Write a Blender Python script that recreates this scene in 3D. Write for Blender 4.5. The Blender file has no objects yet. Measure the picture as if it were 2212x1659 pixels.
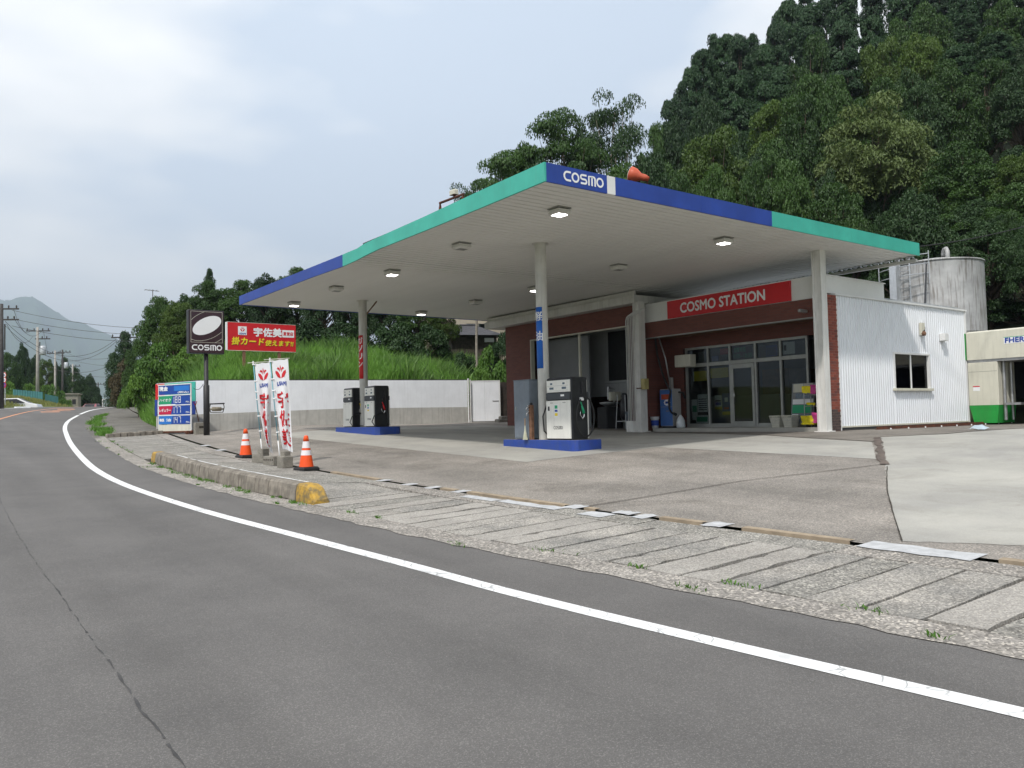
import bpy, bmesh, math, random
import numpy as np
from mathutils import Matrix, Vector
random.seed(7); RNG = np.random.default_rng(7)
SC = bpy.context.scene
COL = SC.collection

# ------------------------------------------------------------------ camera
IW, IH, FP = 2212.0, 1659.0, 1755.07
PITCH, ROLL, YAW = [math.radians(a) for a in (2.39609, 1.3216, 36.5674)]
EYE = Vector((0, 0, 1.5))
_fw = Vector((math.sin(YAW)*math.cos(PITCH), math.cos(YAW)*math.cos(PITCH), math.sin(PITCH)))
_r0 = Vector((math.cos(YAW), -math.sin(YAW), 0)); _u0 = _r0.cross(_fw)
_r = _r0*math.cos(ROLL) - _u0*math.sin(ROLL); _u = _u0*math.cos(ROLL) + _r0*math.sin(ROLL)
cam = bpy.data.cameras.new('camera'); cam.sensor_width = 36; cam.lens = FP/IW*36
cam.clip_start = .05; cam.clip_end = 30000
camo = bpy.data.objects.new('camera', cam); COL.objects.link(camo)
camo.matrix_world = Matrix(((_r.x, _u.x, -_fw.x, EYE.x), (_r.y, _u.y, -_fw.y, EYE.y), (_r.z, _u.z, -_fw.z, EYE.z), (0, 0, 0, 1)))
SC.camera = camo
SC.view_settings.view_transform = 'Standard'; SC.view_settings.look = 'None'
SC.view_settings.exposure = 0.5; SC.view_settings.gamma = 1.0; SC.view_settings.use_curve_mapping = False
SC.cycles.max_bounces = 6; SC.cycles.diffuse_bounces = 3; SC.cycles.glossy_bounces = 2
SC.cycles.transparent_max_bounces = 8; SC.cycles.transmission_bounces = 4; SC.cycles.volume_bounces = 0
SC.cycles.sample_clamp_indirect = 6

# ------------------------------------------------------------------ sky and sun
LIGHT = Vector((1.8, 1.0, -2.75)).normalized()          # direction in which sunlight travels
SUN_EL = math.asin(-LIGHT.z); SUN_AZ = math.atan2(-LIGHT.x, -LIGHT.y)
wd = bpy.data.worlds.new('World'); SC.world = wd; wd.use_nodes = True
nt = wd.node_tree; N = nt.nodes; Lk = nt.links
bg = N['Background']; bg.inputs[1].default_value = 0.1
sky = N.new('ShaderNodeTexSky'); sky.sky_type = 'NISHITA'; sky.sun_disc = False
sky.sun_elevation = SUN_EL; sky.sun_rotation = SUN_AZ; sky.air_density = 1.0; sky.dust_density = 2.0; sky.ozone_density = 1.2
tc = N.new('ShaderNodeTexCoord'); mp = N.new('ShaderNodeMapping'); mp.inputs['Scale'].default_value = (1.6, 1.6, 4.2)
mp.inputs['Location'].default_value = (0.35, 0.1, 0.2)
Lk.new(tc.outputs['Generated'], mp.inputs[0])
n1 = N.new('ShaderNodeTexNoise'); n1.inputs['Scale'].default_value = 1.15; n1.inputs['Detail'].default_value = 4; n1.inputs['Roughness'].default_value = .48
Lk.new(mp.outputs[0], n1.inputs[0])
n2 = N.new('ShaderNodeTexNoise'); n2.inputs['Scale'].default_value = .8; n2.inputs['Detail'].default_value = 2
Lk.new(mp.outputs[0], n2.inputs[0])
cr = N.new('ShaderNodeValToRGB'); cr.color_ramp.elements[0].position = .4; cr.color_ramp.elements[0].color = (6.1, 6.95, 8.1, 1)
cr.color_ramp.elements[1].position = .61; cr.color_ramp.elements[1].color = (11.6, 11.4, 11.1, 1)
e_ = cr.color_ramp.elements.new(.5); e_.color = (9.1, 9.3, 9.5, 1)
Lk.new(n1.outputs[0], cr.inputs[0])
cf = N.new('ShaderNodeMapRange'); cf.inputs[1].default_value = .3; cf.inputs[2].default_value = .7; cf.inputs[3].default_value = .82; cf.inputs[4].default_value = .97
Lk.new(n2.outputs[0], cf.inputs[0])
mx = N.new('ShaderNodeMix'); mx.data_type = 'RGBA'
Lk.new(cf.outputs[0], mx.inputs[0]); Lk.new(sky.outputs[0], mx.inputs[6]); Lk.new(cr.outputs[0], mx.inputs[7])
Lk.new(mx.outputs[2], bg.inputs[0])
sl = bpy.data.lights.new('sun', 'SUN'); sl.energy = 2.6; sl.angle = math.radians(2.6); sl.color = (1, .955, .89)
so = bpy.data.objects.new('sun', sl); COL.objects.link(so); so.location = (-30, -20, 60)
so.rotation_euler = LIGHT.to_track_quat('-Z', 'Y').to_euler()

# ------------------------------------------------------------------ helpers: places
def ray(x, y): return _r*((x-IW/2)/FP) - _u*((y-IH/2)/FP) + _fw
def at(x, y, D): return EYE + ray(x, y)*D                      # the point D metres in front of the lens
def onX(x, y, X): d = ray(x, y); return EYE + d*(X/d.x)
def onY(x, y, Y): d = ray(x, y); return EYE + d*(Y/d.y)
def herm(xs, ys):
    xs = np.array(xs, float); ys = np.array(ys, float); m = np.gradient(ys, xs)
    def F(x):
        x = np.asarray(x, float); i = np.clip(np.searchsorted(xs, x)-1, 0, len(xs)-2)
        h = xs[i+1]-xs[i]; t = np.clip((x-xs[i])/h, -5, 5)
        v = (2*t**3-3*t**2+1)*ys[i]+(t**3-2*t**2+t)*h*m[i]+(3*t**2-2*t**3)*ys[i+1]+(t**3-t**2)*h*m[i+1]
        v = np.where(x < xs[0], ys[0]+m[0]*(x-xs[0]), v)
        return np.where(x > xs[-1], ys[-1]+m[-1]*(x-xs[-1]), v)
    return F
base = herm([-40,-20,-10,0,10,20,30,40,50,60,70,80,90,110,140,200,300,600],[-.6,-.35,-.2,0,.26,.6,1.02,1.52,2.1,2.66,3.1,3.34,3.36,2.9,1.4,-2.5,-9,-14])
Xe = herm([-40,-10,0,2,4,6,8,10,12,15,20,25,30,36,43,50,60,70,85,110,160],[3.2,4.9,5.3,5.2,5.0,4.8,4.58,4.44,4.3,4.17,4.25,4.62,5.1,5.75,6.7,8.2,11,14.5,21,33,60])
hh = herm([-100,-50,-10,0,2,7.5,10,14.2,20,60],[0,0,0,0,.076,.387,.47,.574,.574,.574])
def sst(x): x = np.clip(x, 0, 1); return x*x*(3-2*x)
def G(X, Y):
    X = np.asarray(X, float); Y = np.asarray(Y, float)
    w = sst((X-11)/7); b = base(Y)*(1-w) + (.386+.034*np.maximum(0, Y-17.8))*w
    t = X-Xe(Y)
    return b + np.where(t > 0, hh(np.maximum(t, 0)), 0)
def g(x, y): return float(G(x, y))
def zk(t, Y):                                    # the sidewalk is lifted behind the kerb stones
    e = sst((Y-11.6)/1.0)*sst((21.2-Y)/1.2)
    return e*np.where(t < .45, 0, np.clip((2.4-t)/1.9, 0, 1)*.17)

# ------------------------------------------------------------------ helpers: materials
MATS = {}
def newmat(name):
    m = bpy.data.materials.new(name); m.use_nodes = True; MATS[name] = m
    return m, m.node_tree.nodes, m.node_tree.links, m.node_tree.nodes['Principled BSDF']
def lum(c, k): return (min(c[0]*k, 1), min(c[1]*k, 1), min(c[2]*k, 1), 1)
def pm(name, col, rough=.6, var=.12, scale=3, bump=0, bscale=60, metal=0, col2=None, pos=(.35, .65), detail=6, spec=.4, streak=0, coat=0):
    """principled material with noise-mottled colour, optional streaky dirt and fine relief"""
    m, n, l, p = newmat(name)
    p.inputs['Roughness'].default_value = rough; p.inputs['Metallic'].default_value = metal
    p.inputs['Specular IOR Level'].default_value = spec; p.inputs['Coat Weight'].default_value = coat
    t = n.new('ShaderNodeTexCoord')
    a = n.new('ShaderNodeTexNoise'); a.inputs['Scale'].default_value = scale; a.inputs['Detail'].default_value = detail; a.inputs['Roughness'].default_value = .6
    l.new(t.outputs['Object'], a.inputs[0])
    r = n.new('ShaderNodeValToRGB'); r.color_ramp.elements[0].position = pos[0]; r.color_ramp.elements[1].position = pos[1]
    r.color_ramp.elements[0].color = lum(col2, 1) if col2 else lum(col, 1-var); r.color_ramp.elements[1].color = lum(col, 1 if col2 else 1+var)
    l.new(a.outputs[0], r.inputs[0]); out = r.outputs[0]
    if streak:
        mpn = n.new('ShaderNodeMapping'); mpn.inputs['Scale'].default_value = (9, 9, .7); l.new(t.outputs['Object'], mpn.inputs[0])
        s = n.new('ShaderNodeTexNoise'); s.inputs['Scale'].default_value = 1.6; s.inputs['Detail'].default_value = 5; l.new(mpn.outputs[0], s.inputs[0])
        sr = n.new('ShaderNodeMapRange'); sr.inputs[1].default_value = .5; sr.inputs[2].default_value = .75; sr.inputs[3].default_value = 0; sr.inputs[4].default_value = streak
        l.new(s.outputs[0], sr.inputs[0])
        q = n.new('ShaderNodeMix'); q.data_type = 'RGBA'; q.inputs[7].default_value = (.12, .1, .08, 1)
        l.new(sr.outputs[0], q.inputs[0]); l.new(out, q.inputs[6]); out = q.outputs[2]
    l.new(out, p.inputs['Base Color'])
    if bump:
        b = n.new('ShaderNodeBump'); b.inputs['Strength'].default_value = bump; b.inputs['Distance'].default_value = .02
        c = n.new('ShaderNodeTexNoise'); c.inputs['Scale'].default_value = bscale; c.inputs['Detail'].default_value = 4
        l.new(t.outputs['Object'], c.inputs[0]); l.new(c.outputs[0], b.inputs['Height']); l.new(b.outputs[0], p.inputs['Normal'])
    return m
def stone(name, col, speck, fine=160, mott=.6, mvar=.16, bump=.5, rough=.9, speckamt=.5, dark=.35, tint=None, stain=None, along=None):
    """asphalt / concrete: aggregate speckle over broad mottling"""
    m, n, l, p = newmat(name); p.inputs['Roughness'].default_value = rough; p.inputs['Specular IOR Level'].default_value = .25
    t = n.new('ShaderNodeTexCoord')
    a = n.new('ShaderNodeTexNoise'); a.inputs['Scale'].default_value = mott; a.inputs['Detail'].default_value = 8; a.inputs['Roughness'].default_value = .62
    l.new(t.outputs['Object'], a.inputs[0])
    r = n.new('ShaderNodeValToRGB'); r.color_ramp.elements[0].position = .3; r.color_ramp.elements[1].position = .7
    r.color_ramp.elements[0].color = lum(tint or col, 1-mvar); r.color_ramp.elements[1].color = lum(col, 1+mvar)
    l.new(a.outputs[0], r.inputs[0]); out = r.outputs[0]
    if stain:
        s = n.new('ShaderNodeTexNoise'); s.inputs['Scale'].default_value = stain[1]; s.inputs['Detail'].default_value = 7; s.inputs['Roughness'].default_value = .7; s.inputs['Distortion'].default_value = .6
        l.new(t.outputs['Object'], s.inputs[0])
        sr = n.new('ShaderNodeMapRange'); sr.inputs[1].default_value = .52; sr.inputs[2].default_value = .72; sr.inputs[4].default_value = stain[2]; l.new(s.outputs[0], sr.inputs[0])
        q = n.new('ShaderNodeMix'); q.data_type = 'RGBA'; q.inputs[7].default_value = (*stain[0], 1); l.new(sr.outputs[0], q.inputs[0]); l.new(out, q.inputs[6]); out = q.outputs[2]
    if along:      # bands worn along the direction of travel
        am = n.new('ShaderNodeMapping'); am.inputs['Rotation'].default_value = (0, 0, along[0]); am.inputs['Scale'].default_value = (along[1], along[1]*.05, 1); l.new(t.outputs['Object'], am.inputs[0])
        an = n.new('ShaderNodeTexNoise'); an.inputs['Scale'].default_value = 1; an.inputs['Detail'].default_value = 4; l.new(am.outputs[0], an.inputs[0])
        ar = n.new('ShaderNodeMapRange'); ar.inputs[1].default_value = .35; ar.inputs[2].default_value = .68; ar.inputs[3].default_value = 1+along[2]; ar.inputs[4].default_value = 1-along[2]; l.new(an.outputs[0], ar.inputs[0])
        aq = n.new('ShaderNodeVectorMath'); aq.operation = 'SCALE'; l.new(out, aq.inputs[0]); l.new(ar.outputs[0], aq.inputs['Scale']); out = aq.outputs[0]
    v = n.new('ShaderNodeTexVoronoi'); v.inputs['Scale'].default_value = fine; l.new(t.outputs['Object'], v.inputs[0])
    sp = n.new('ShaderNodeSeparateColor'); l.new(v.outputs['Color'], sp.inputs[0])
    k = n.new('ShaderNodeValToRGB'); k.color_ramp.elements[0].position = .0; k.color_ramp.elements[0].color = (1-dark,)*3+(1,)
    k.color_ramp.elements[1].position = 1; k.color_ramp.elements[1].color = tuple(s_ for s_ in speck)+(1,)
    kk = k.color_ramp.elements.new(.78); kk.color = (1.0, 1.0, 1.0, 1)
    l.new(sp.outputs[0], k.inputs[0])
    mu = n.new('ShaderNodeMix'); mu.data_type = 'RGBA'; mu.blend_type = 'MULTIPLY'; mu.inputs[0].default_value = speckamt; mu.clamp_result = False
    l.new(out, mu.inputs[6]); l.new(k.outputs[0], mu.inputs[7]); l.new(mu.outputs[2], p.inputs['Base Color'])
    b = n.new('ShaderNodeBump'); b.inputs['Strength'].default_value = bump; b.inputs['Distance'].default_value = .01
    l.new(v.outputs['Distance'], b.inputs['Height']); l.new(b.outputs[0], p.inputs['Normal'])
    return m
def leafmat(name, c1, c2, trans=.35, rough=.55):
    m, n, l, p = newmat(name); n.remove(p)
    ge = n.new('ShaderNodeNewGeometry'); oi = n.new('ShaderNodeObjectInfo'); t = n.new('ShaderNodeTexCoord')
    no = n.new('ShaderNodeTexNoise'); no.inputs['Scale'].default_value = .55; no.inputs['Detail'].default_value = 3; l.new(t.outputs['Object'], no.inputs[0])
    ad = n.new('ShaderNodeMath'); ad.operation = 'MULTIPLY_ADD'; ad.inputs[1].default_value = .45; l.new(ge.outputs['Random Per Island'], ad.inputs[0])
    m2 = n.new('ShaderNodeMath'); m2.operation = 'MULTIPLY_ADD'; m2.inputs[1].default_value = .4; l.new(oi.outputs['Random'], m2.inputs[0])
    m3 = n.new('ShaderNodeMath'); m3.operation = 'MULTIPLY'; m3.inputs[1].default_value = .5; l.new(no.outputs[0], m3.inputs[0])
    l.new(m3.outputs[0], m2.inputs[2]); l.new(m2.outputs[0], ad.inputs[2])
    r = n.new('ShaderNodeValToRGB'); r.color_ramp.elements[0].position = .2; r.color_ramp.elements[0].color = (*c1, 1)
    r.color_ramp.elements[1].position = 1.0; r.color_ramp.elements[1].color = (*c2, 1); l.new(ad.outputs[0], r.inputs[0])
    d = n.new('ShaderNodeBsdfDiffuse'); tr = n.new('ShaderNodeBsdfTranslucent'); ms = n.new('ShaderNodeMixShader'); ms.inputs[0].default_value = trans
    gl = n.new('ShaderNodeBsdfGlossy'); gl.inputs['Roughness'].default_value = rough; gl.inputs[0].default_value = (.5, .55, .5, 1); m4 = n.new('ShaderNodeMixShader'); m4.inputs[0].default_value = .05
    l.new(r.outputs[0], d.inputs[0]); l.new(r.outputs[0], tr.inputs[0]); l.new(d.outputs[0], ms.inputs[1]); l.new(tr.outputs[0], ms.inputs[2])
    l.new(ms.outputs[0], m4.inputs[1]); l.new(gl.outputs[0], m4.inputs[2]); l.new(m4.outputs[0], n['Material Output'].inputs[0])
    return m
def glassmat(name, tint=(.9, .95, .93), refl=.12):
    m, n, l, p = newmat(name); n.remove(p)
    tr = n.new('ShaderNodeBsdfTransparent'); tr.inputs[0].default_value = (*tint, 1)
    gl = n.new('ShaderNodeBsdfGlossy'); gl.inputs['Roughness'].default_value = .02
    fr = n.new('ShaderNodeFresnel'); fr.inputs[0].default_value = 1.28
    ad = n.new('ShaderNodeMath'); ad.operation = 'ADD'; ad.inputs[1].default_value = refl*.04; l.new(fr.outputs[0], ad.inputs[0])
    ms = n.new('ShaderNodeMixShader'); l.new(ad.outputs[0], ms.inputs[0]); l.new(tr.outputs[0], ms.inputs[1]); l.new(gl.outputs[0], ms.inputs[2]); l.new(ms.outputs[0], n['Material Output'].inputs[0])
    return m
def emit(name, col, s):
    m, n, l, p = newmat(name); p.inputs['Emission Color'].default_value = (*col, 1); p.inputs['Emission Strength'].default_value = s
    p.inputs['Base Color'].default_value = (*col, 1); m.cycles.emission_sampling = 'NONE'; return m

# ------------------------------------------------------------------ helpers: meshes
class MB:
    def __init__(s): s.v = []; s.f = []; s.m = []; s.mi = 0; s.T = Matrix.Identity(4)
    def add(s, vs, fs):
        o = len(s.v); s.v += [tuple(s.T @ Vector(p)) for p in vs]; s.f += [tuple(i+o for i in q) for q in fs]; s.m += [s.mi]*len(fs); return s
    def box(s, x0, x1, y0, y1, z0, z1):
        return s.add([(x0,y0,z0),(x1,y0,z0),(x1,y1,z0),(x0,y1,z0),(x0,y0,z1),(x1,y0,z1),(x1,y1,z1),(x0,y1,z1)],
                     [(0,3,2,1),(4,5,6,7),(0,1,5,4),(1,2,6,5),(2,3,7,6),(3,0,4,7)])
    def cbox(s, x0, x1, y0, y1, z0, z1, c=.01):
        """box with chamfered vertical and top edges"""
        r = [(x0+c,y0),(x1-c,y0),(x1,y0+c),(x1,y1-c),(x1-c,y1),(x0+c,y1),(x0,y1-c),(x0,y0+c)]
        cx, cy = (x0+x1)/2, (y0+y1)/2; q = [(cx+(a-cx)*(1-c/max(.02,(x1-x0)/2)), cy+(b-cy)*(1-c/max(.02,(y1-y0)/2))) for a, b in r]
        vs = [(a,b,z0) for a,b in r]+[(a,b,z1-c) for a,b in r]+[(a,b,z1) for a,b in q]
        fs = [tuple(range(7,-1,-1)), tuple(range(16,24))]
        for k in (0, 8):
            for i in range(8): j = (i+1) % 8; fs.append((k+i,k+j,k+8+j,k+8+i))
        return s.add(vs, fs)
    def quad(s, a, b, c, d): return s.add([a,b,c,d], [(0,1,2,3)])
    def tube(s, pts, r, n=8, cap=True):
        pts = [Vector(p) for p in pts]; k = len(pts); rs = r if isinstance(r, (list, tuple)) else [r]*k; vs = []; fs = []; pu = None
        for i, p in enumerate(pts):
            d = (pts[min(i+1,k-1)]-pts[max(i-1,0)]).normalized()
            if pu is None: pu = d.orthogonal().normalized()
            pu = (pu-d*pu.dot(d)).normalized(); w = d.cross(pu)
            vs += [tuple(p+(pu*math.cos(2*math.pi*j/n)+w*math.sin(2*math.pi*j/n))*rs[i]) for j in range(n)]
        for i in range(k-1):
            for j in range(n): a = i*n+j; b = i*n+(j+1) % n; fs.append((a,b,b+n,a+n))
        if cap: fs += [tuple(range(n-1,-1,-1)), tuple(range((k-1)*n, k*n))]
        return s.add(vs, fs)
    def lathe(s, prof, c=(0,0,0), n=20, cap=True):
        vs = []; fs = []
        for rr, z in prof: vs += [(c[0]+rr*math.cos(2*math.pi*j/n), c[1]+rr*math.sin(2*math.pi*j/n), c[2]+z) for j in range(n)]
        for i in range(len(prof)-1):
            for j in range(n): a = i*n+j; b = i*n+(j+1) % n; fs.append((a,b,b+n,a+n))
        if cap: fs += [tuple(range(n-1,-1,-1)), tuple(range((len(prof)-1)*n, len(prof)*n))]
        return s.add(vs, fs)
    def prism(s, poly, O, U, V, th):
        """2-D polygon in frame (O,U,V) pushed back by th along -(UxV)"""
        O, U, V = Vector(O), Vector(U), Vector(V); w = U.cross(V).normalized()*th; k = len(poly)
        f_ = [O+U*a+V*b for a, b in poly]; vs = [tuple(p) for p in f_]+[tuple(p-w) for p in f_]
        fs = [tuple(range(k)), tuple(range(2*k-1,k-1,-1))]+[(i,i+k,(i+1) % k+k,(i+1) % k) for i in range(k)]
        return s.add(vs, fs)
    def rect(s, O, U, V, a0, a1, b0, b1, th=.004): return s.prism([(a0,b0),(a1,b0),(a1,b1),(a0,b1)], O, U, V, th)
    def build(s, name, mats, parent=None, smooth=False, loc=None, org=None, bevel=0):
        """org: world point that becomes the local origin (for parts modelled in world coordinates)"""
        me = bpy.data.meshes.new(name); v = s.v
        if org is not None: v = [(a-org[0], b-org[1], c-org[2]) for a, b, c in v]
        me.from_pydata(v, [], s.f)
        for mt in (mats if isinstance(mats, (list, tuple)) else [mats]): me.materials.append(MATS[mt] if isinstance(mt, str) else mt)
        if any(s.m): me.polygons.foreach_set('material_index', s.m)
        if smooth: me.polygons.foreach_set('use_smooth', [True]*len(s.f))
        me.update()
        o = bpy.data.objects.new(name, me); COL.objects.link(o)
        if parent is not None: o.parent = parent
        if loc is not None: o.location = loc
        if bevel:
            b = o.modifiers.new('bevel', 'BEVEL'); b.width = bevel; b.segments = 2; b.limit_method = 'ANGLE'; b.angle_limit = math.radians(40)
        return o
def tag(o, label=None, cat=None, group=None, kind=None):
    if label: o['label'] = label
    if cat: o['category'] = cat
    if group: o['group'] = group
    if kind: o['kind'] = kind
    return o
def thing(name, label, cat, loc=(0,0,0), rz=0, group=None):
    o = bpy.data.objects.new(name, None); COL.objects.link(o); o.location = loc; o.rotation_euler = (0,0,rz); o.empty_display_size = .2
    return tag(o, label, cat, group)
def dup(o, parent=None, loc=None, rz=None, label=None, kids=True):
    c = o.copy(); COL.objects.link(c); c.parent = parent
    if loc is not None: c.location = loc
    if rz is not None: c.rotation_euler = (0,0,rz)
    if label: c['label'] = label
    if kids:
        for ch in [x for x in bpy.data.objects if x.parent == o and x is not c]: dup(ch, c)
    return c
def bulk(name, verts, faces_n, k, mat, parent=None, smooth=False):
    """fast mesh from numpy: verts (n,3), faces_n faces of k consecutive vertices each"""
    me = bpy.data.meshes.new(name); nv = len(verts); me.vertices.add(nv); me.vertices.foreach_set('co', np.ascontiguousarray(verts, np.float32).ravel())
    nl = faces_n*k; me.loops.add(nl); me.loops.foreach_set('vertex_index', np.arange(nl, dtype=np.int32))
    me.polygons.add(faces_n); me.polygons.foreach_set('loop_start', np.arange(0, nl, k, dtype=np.int32)); me.polygons.foreach_set('loop_total', np.full(faces_n, k, np.int32))
    me.materials.append(MATS[mat]); me.update(calc_edges=True)
    o = bpy.data.objects.new(name, me); COL.objects.link(o)
    if parent is not None: o.parent = parent
    return o
def sheet(name, poly, zf, off, mat, step=.6, parent=None, kind=None, rough_edge=0):
    """flat plan polygon cut into cells and laid on the surface zf"""
    bm = bmesh.new()
    if rough_edge:
        pp = []
        for i, a in enumerate(poly):
            b = poly[(i+1) % len(poly)]; n = max(1, int(math.dist(a, b)/.12))
            for j in range(n):
                q = j/n; jx = random.uniform(-1, 1)*rough_edge if j else 0; jy = random.uniform(-1, 1)*rough_edge if j else 0
                pp.append((a[0]+(b[0]-a[0])*q+jx, a[1]+(b[1]-a[1])*q+jy))
        poly = pp
    bm.faces.new([bm.verts.new((x, y, 0)) for x, y in poly])
    xs = [p[0] for p in poly]; ys = [p[1] for p in poly]
    for ax, lo, hi in ((0, min(xs), max(xs)), (1, min(ys), max(ys))):
        c = math.floor(lo/step)*step+step
        while c < hi:
            co = [0,0,0]; no = [0,0,0]; co[ax] = c; no[ax] = 1
            bmesh.ops.bisect_plane(bm, geom=bm.verts[:]+bm.edges[:]+bm.faces[:], plane_co=co, plane_no=no); c += step
    for v in bm.verts: v.co.z = float(zf(v.co.x, v.co.y))+off
    bmesh.ops.recalc_face_normals(bm, faces=bm.faces[:])
    for f_ in bm.faces:
        if f_.normal.z < 0: f_.normal_flip()
    me = bpy.data.meshes.new(name); bm.to_mesh(me); bm.free(); me.materials.append(MATS[mat])
    o = bpy.data.objects.new(name, me); COL.objects.link(o)
    if parent is not None: o.parent = parent
    if kind: o['kind'] = kind
    return o
def ribbon(name, xf, y0, y1, w, zf, off, mat, parent=None, step=.4, gap=None):
    """painted band along a curve x=xf(y)"""
    mb = MB(); n = int((y1-y0)/step)+1; prev = None
    for i in range(n+1):
        y = y0+(y1-y0)*i/n; d = float(xf(y+.1)-xf(y-.1))/.2; l = math.hypot(1, d); nx, ny = 1/l, -d/l; x = float(xf(y))
        a = (x-nx*w/2, y-ny*w/2); b = (x+nx*w/2, y+ny*w/2); cur = [(p[0], p[1], float(zf(*p))+off) for p in (a, b)]
        if prev and not (gap and gap[0] < y < gap[1]): mb.quad(prev[0], prev[1], cur[1], cur[0])
        prev = cur
    return mb.build(name, mat, parent)
_tc = {}
def text_geo(s, bold=0.0):
    """filled outline of a string at size 1 -> (verts2d, faces, width, height)"""
    if s in _tc: return _tc[s]
    cu = bpy.data.curves.new('tmp', 'FONT'); cu.body = s; cu.size = 1; cu.resolution_u = 3; cu.fill_mode = 'FRONT'
    o = bpy.data.objects.new('tmp', cu); COL.objects.link(o); dg = bpy.context.evaluated_depsgraph_get(); ev = o.evaluated_get(dg); me = ev.to_mesh()
    v = [(p.co.x, p.co.y) for p in me.vertices]; f_ = [tuple(p.vertices) for p in me.polygons]; ev.to_mesh_clear()
    bpy.data.objects.remove(o); bpy.data.curves.remove(cu)
    x0 = min(a for a, b in v); y0 = min(b for a, b in v); x1 = max(a for a, b in v); y1 = max(b for a, b in v)
    _tc[s] = ([(a-x0, b-y0) for a, b in v], f_, x1-x0, y1-y0); return _tc[s]
def put_text(mb, s, O, U, V, a0, a1, b0, b1, bold=0, shear=0, warp=None):
    """write s into the rectangle a0..a1, b0..b1 of the frame (O,U,V); bold thickens by staggered copies"""
    v, f_, w, h = text_geo(s); O, U, V = Vector(O), Vector(U), Vector(V); Wn = U.cross(V).normalized()
    k = 0
    for dx, dy in ([(0,0)] if not bold else [(0,0),(-bold,0),(bold,0),(0,bold),(0,-bold)]):
        vs = []
        for a, b in v:
            p = a0+(a1-a0)*a/w+dx+shear*(b/h-.5)*(b1-b0); q = b0+(b1-b0)*b/h+dy
            P3 = O+U*p+V*q+Wn*(.0006*k) if warp is None else warp(p, q, .0006*k)
            vs.append(tuple(P3))
        mb.add(vs, f_); k += 1
    return mb
def stroke(mb, pts, w, O, U, V, th=.003, closed=False):
    """flat ribbon following 2-D points, mitred"""
    k = len(pts); L_ = []; R_ = []
    for i in range(k):
        a = pts[(i-1) % k] if (closed or i > 0) else pts[i]; b = pts[(i+1) % k] if (closed or i < k-1) else pts[i]
        dx, dy = b[0]-a[0], b[1]-a[1]; l = math.hypot(dx, dy) or 1; nx, ny = -dy/l, dx/l
        L_.append((pts[i][0]+nx*w/2, pts[i][1]+ny*w/2)); R_.append((pts[i][0]-nx*w/2, pts[i][1]-ny*w/2))
    O, U, V = Vector(O), Vector(U), Vector(V); Wn = U.cross(V).normalized()*th
    vs = [tuple(O+U*a+V*b) for a, b in L_+R_]+[tuple(O+U*a+V*b-Wn) for a, b in L_+R_]; fs = []
    for i in range(k if closed else k-1):
        j = (i+1) % k; fs += [(k+i, k+j, j, i), (2*k+i, 2*k+j, j, i)[::-1], (k+i, 3*k+i, 3*k+j, k+j)]
    return mb.add(vs, fs)
def arc(cx, cy, rx, ry, a0, a1, n=14): return [(cx+rx*math.cos(math.radians(a0+(a1-a0)*i/n)), cy+ry*math.sin(math.radians(a0+(a1-a0)*i/n))) for i in range(n+1)]
def cosmo(mb, O, U, V, a0, b0, wd_, ht, w=.19):
    """the rounded wordmark: C O S m O in even strokes"""
    u = wd_/5.0; sw = ht*w
    def X(p): return [(a0+a*u, b0+b*ht) for a, b in p]
    h = w/2; lo, hi = h, 1-h
    def ring(x): return [(x+.46*math.cos(t)*(.82), .5+(.5-h)*math.sin(t)) for t in [2*math.pi*i/22 for i in range(22)]]
    stroke(mb, X([(.9, hi)]+arc(.48, .5, .38, .5-h, 90, 270, 14)+[(.9, lo)]), sw, O, U, V)
    stroke(mb, X(ring(1.45)), sw, O, U, V, closed=True)
    stroke(mb, X([(2.82, hi), (2.3, hi)]+arc(2.3, .5+(.5-h)/2, .2, (.5-h)/2, 90, 270, 8)+arc(2.6, .5-(.5-h)/2, .2, (.5-h)/2, 90, -90, 8)+[(2.08, lo)]), sw, O, U, V)
    stroke(mb, X([(3.1, 0), (3.1, hi), (3.5, hi)]+arc(3.68, .5+.18, .2, hi-.68, 90, 0, 6)+[(3.88, 0)]), sw, O, U, V)
    stroke(mb, X([(3.49, 0), (3.49, hi-.02)]), sw, O, U, V)
    stroke(mb, X(ring(4.5)), sw, O, U, V, closed=True)
    return mb
UX, UY, UZ = Vector((1,0,0)), Vector((0,1,0)), Vector((0,0,1))
# ------------------------------------------------------------------ materials
stone('asphalt', (.14, .133, .127), (1.9, 1.9, 1.85), fine=190, mott=.9, mvar=.09, bump=.25, rough=.85, speckamt=.55, dark=.4, tint=(.13, .124, .119), stain=((.105, .102, .1), .22, .6), along=(0, 1.3, .11))
stone('aggregate', (.34, .315, .285), (1.75, 1.72, 1.65), fine=55, mott=2.2, mvar=.2, bump=.6, speckamt=.9, dark=.6, stain=((.16, .14, .115), 1.6, .55))
stone('slab_a', (.37, .345, .31), (1.5, 1.48, 1.42), fine=70, mott=1.6, mvar=.2, bump=.5, speckamt=.85, dark=.55, tint=(.3, .29, .27), stain=((.2, .18, .15), 1.3, .5))
stone('slab_b', (.32, .305, .275), (1.6, 1.58, 1.52), fine=62, mott=1.9, mvar=.22, bump=.55, speckamt=.95, dark=.6, stain=((.17, .155, .13), 1.5, .6))
stone('slab_c', (.375, .352, .32), (1.4, 1.38, 1.32), fine=80, mott=1.4, mvar=.16, bump=.4, speckamt=.7, dark=.5, stain=((.22, .19, .16), 1.2, .4))
stone('joint_dirt_and_shade', (.06, .052, .042), (1.6, 1.6, 1.5), fine=60, mott=3, mvar=.4, bump=.6, speckamt=.8)
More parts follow.
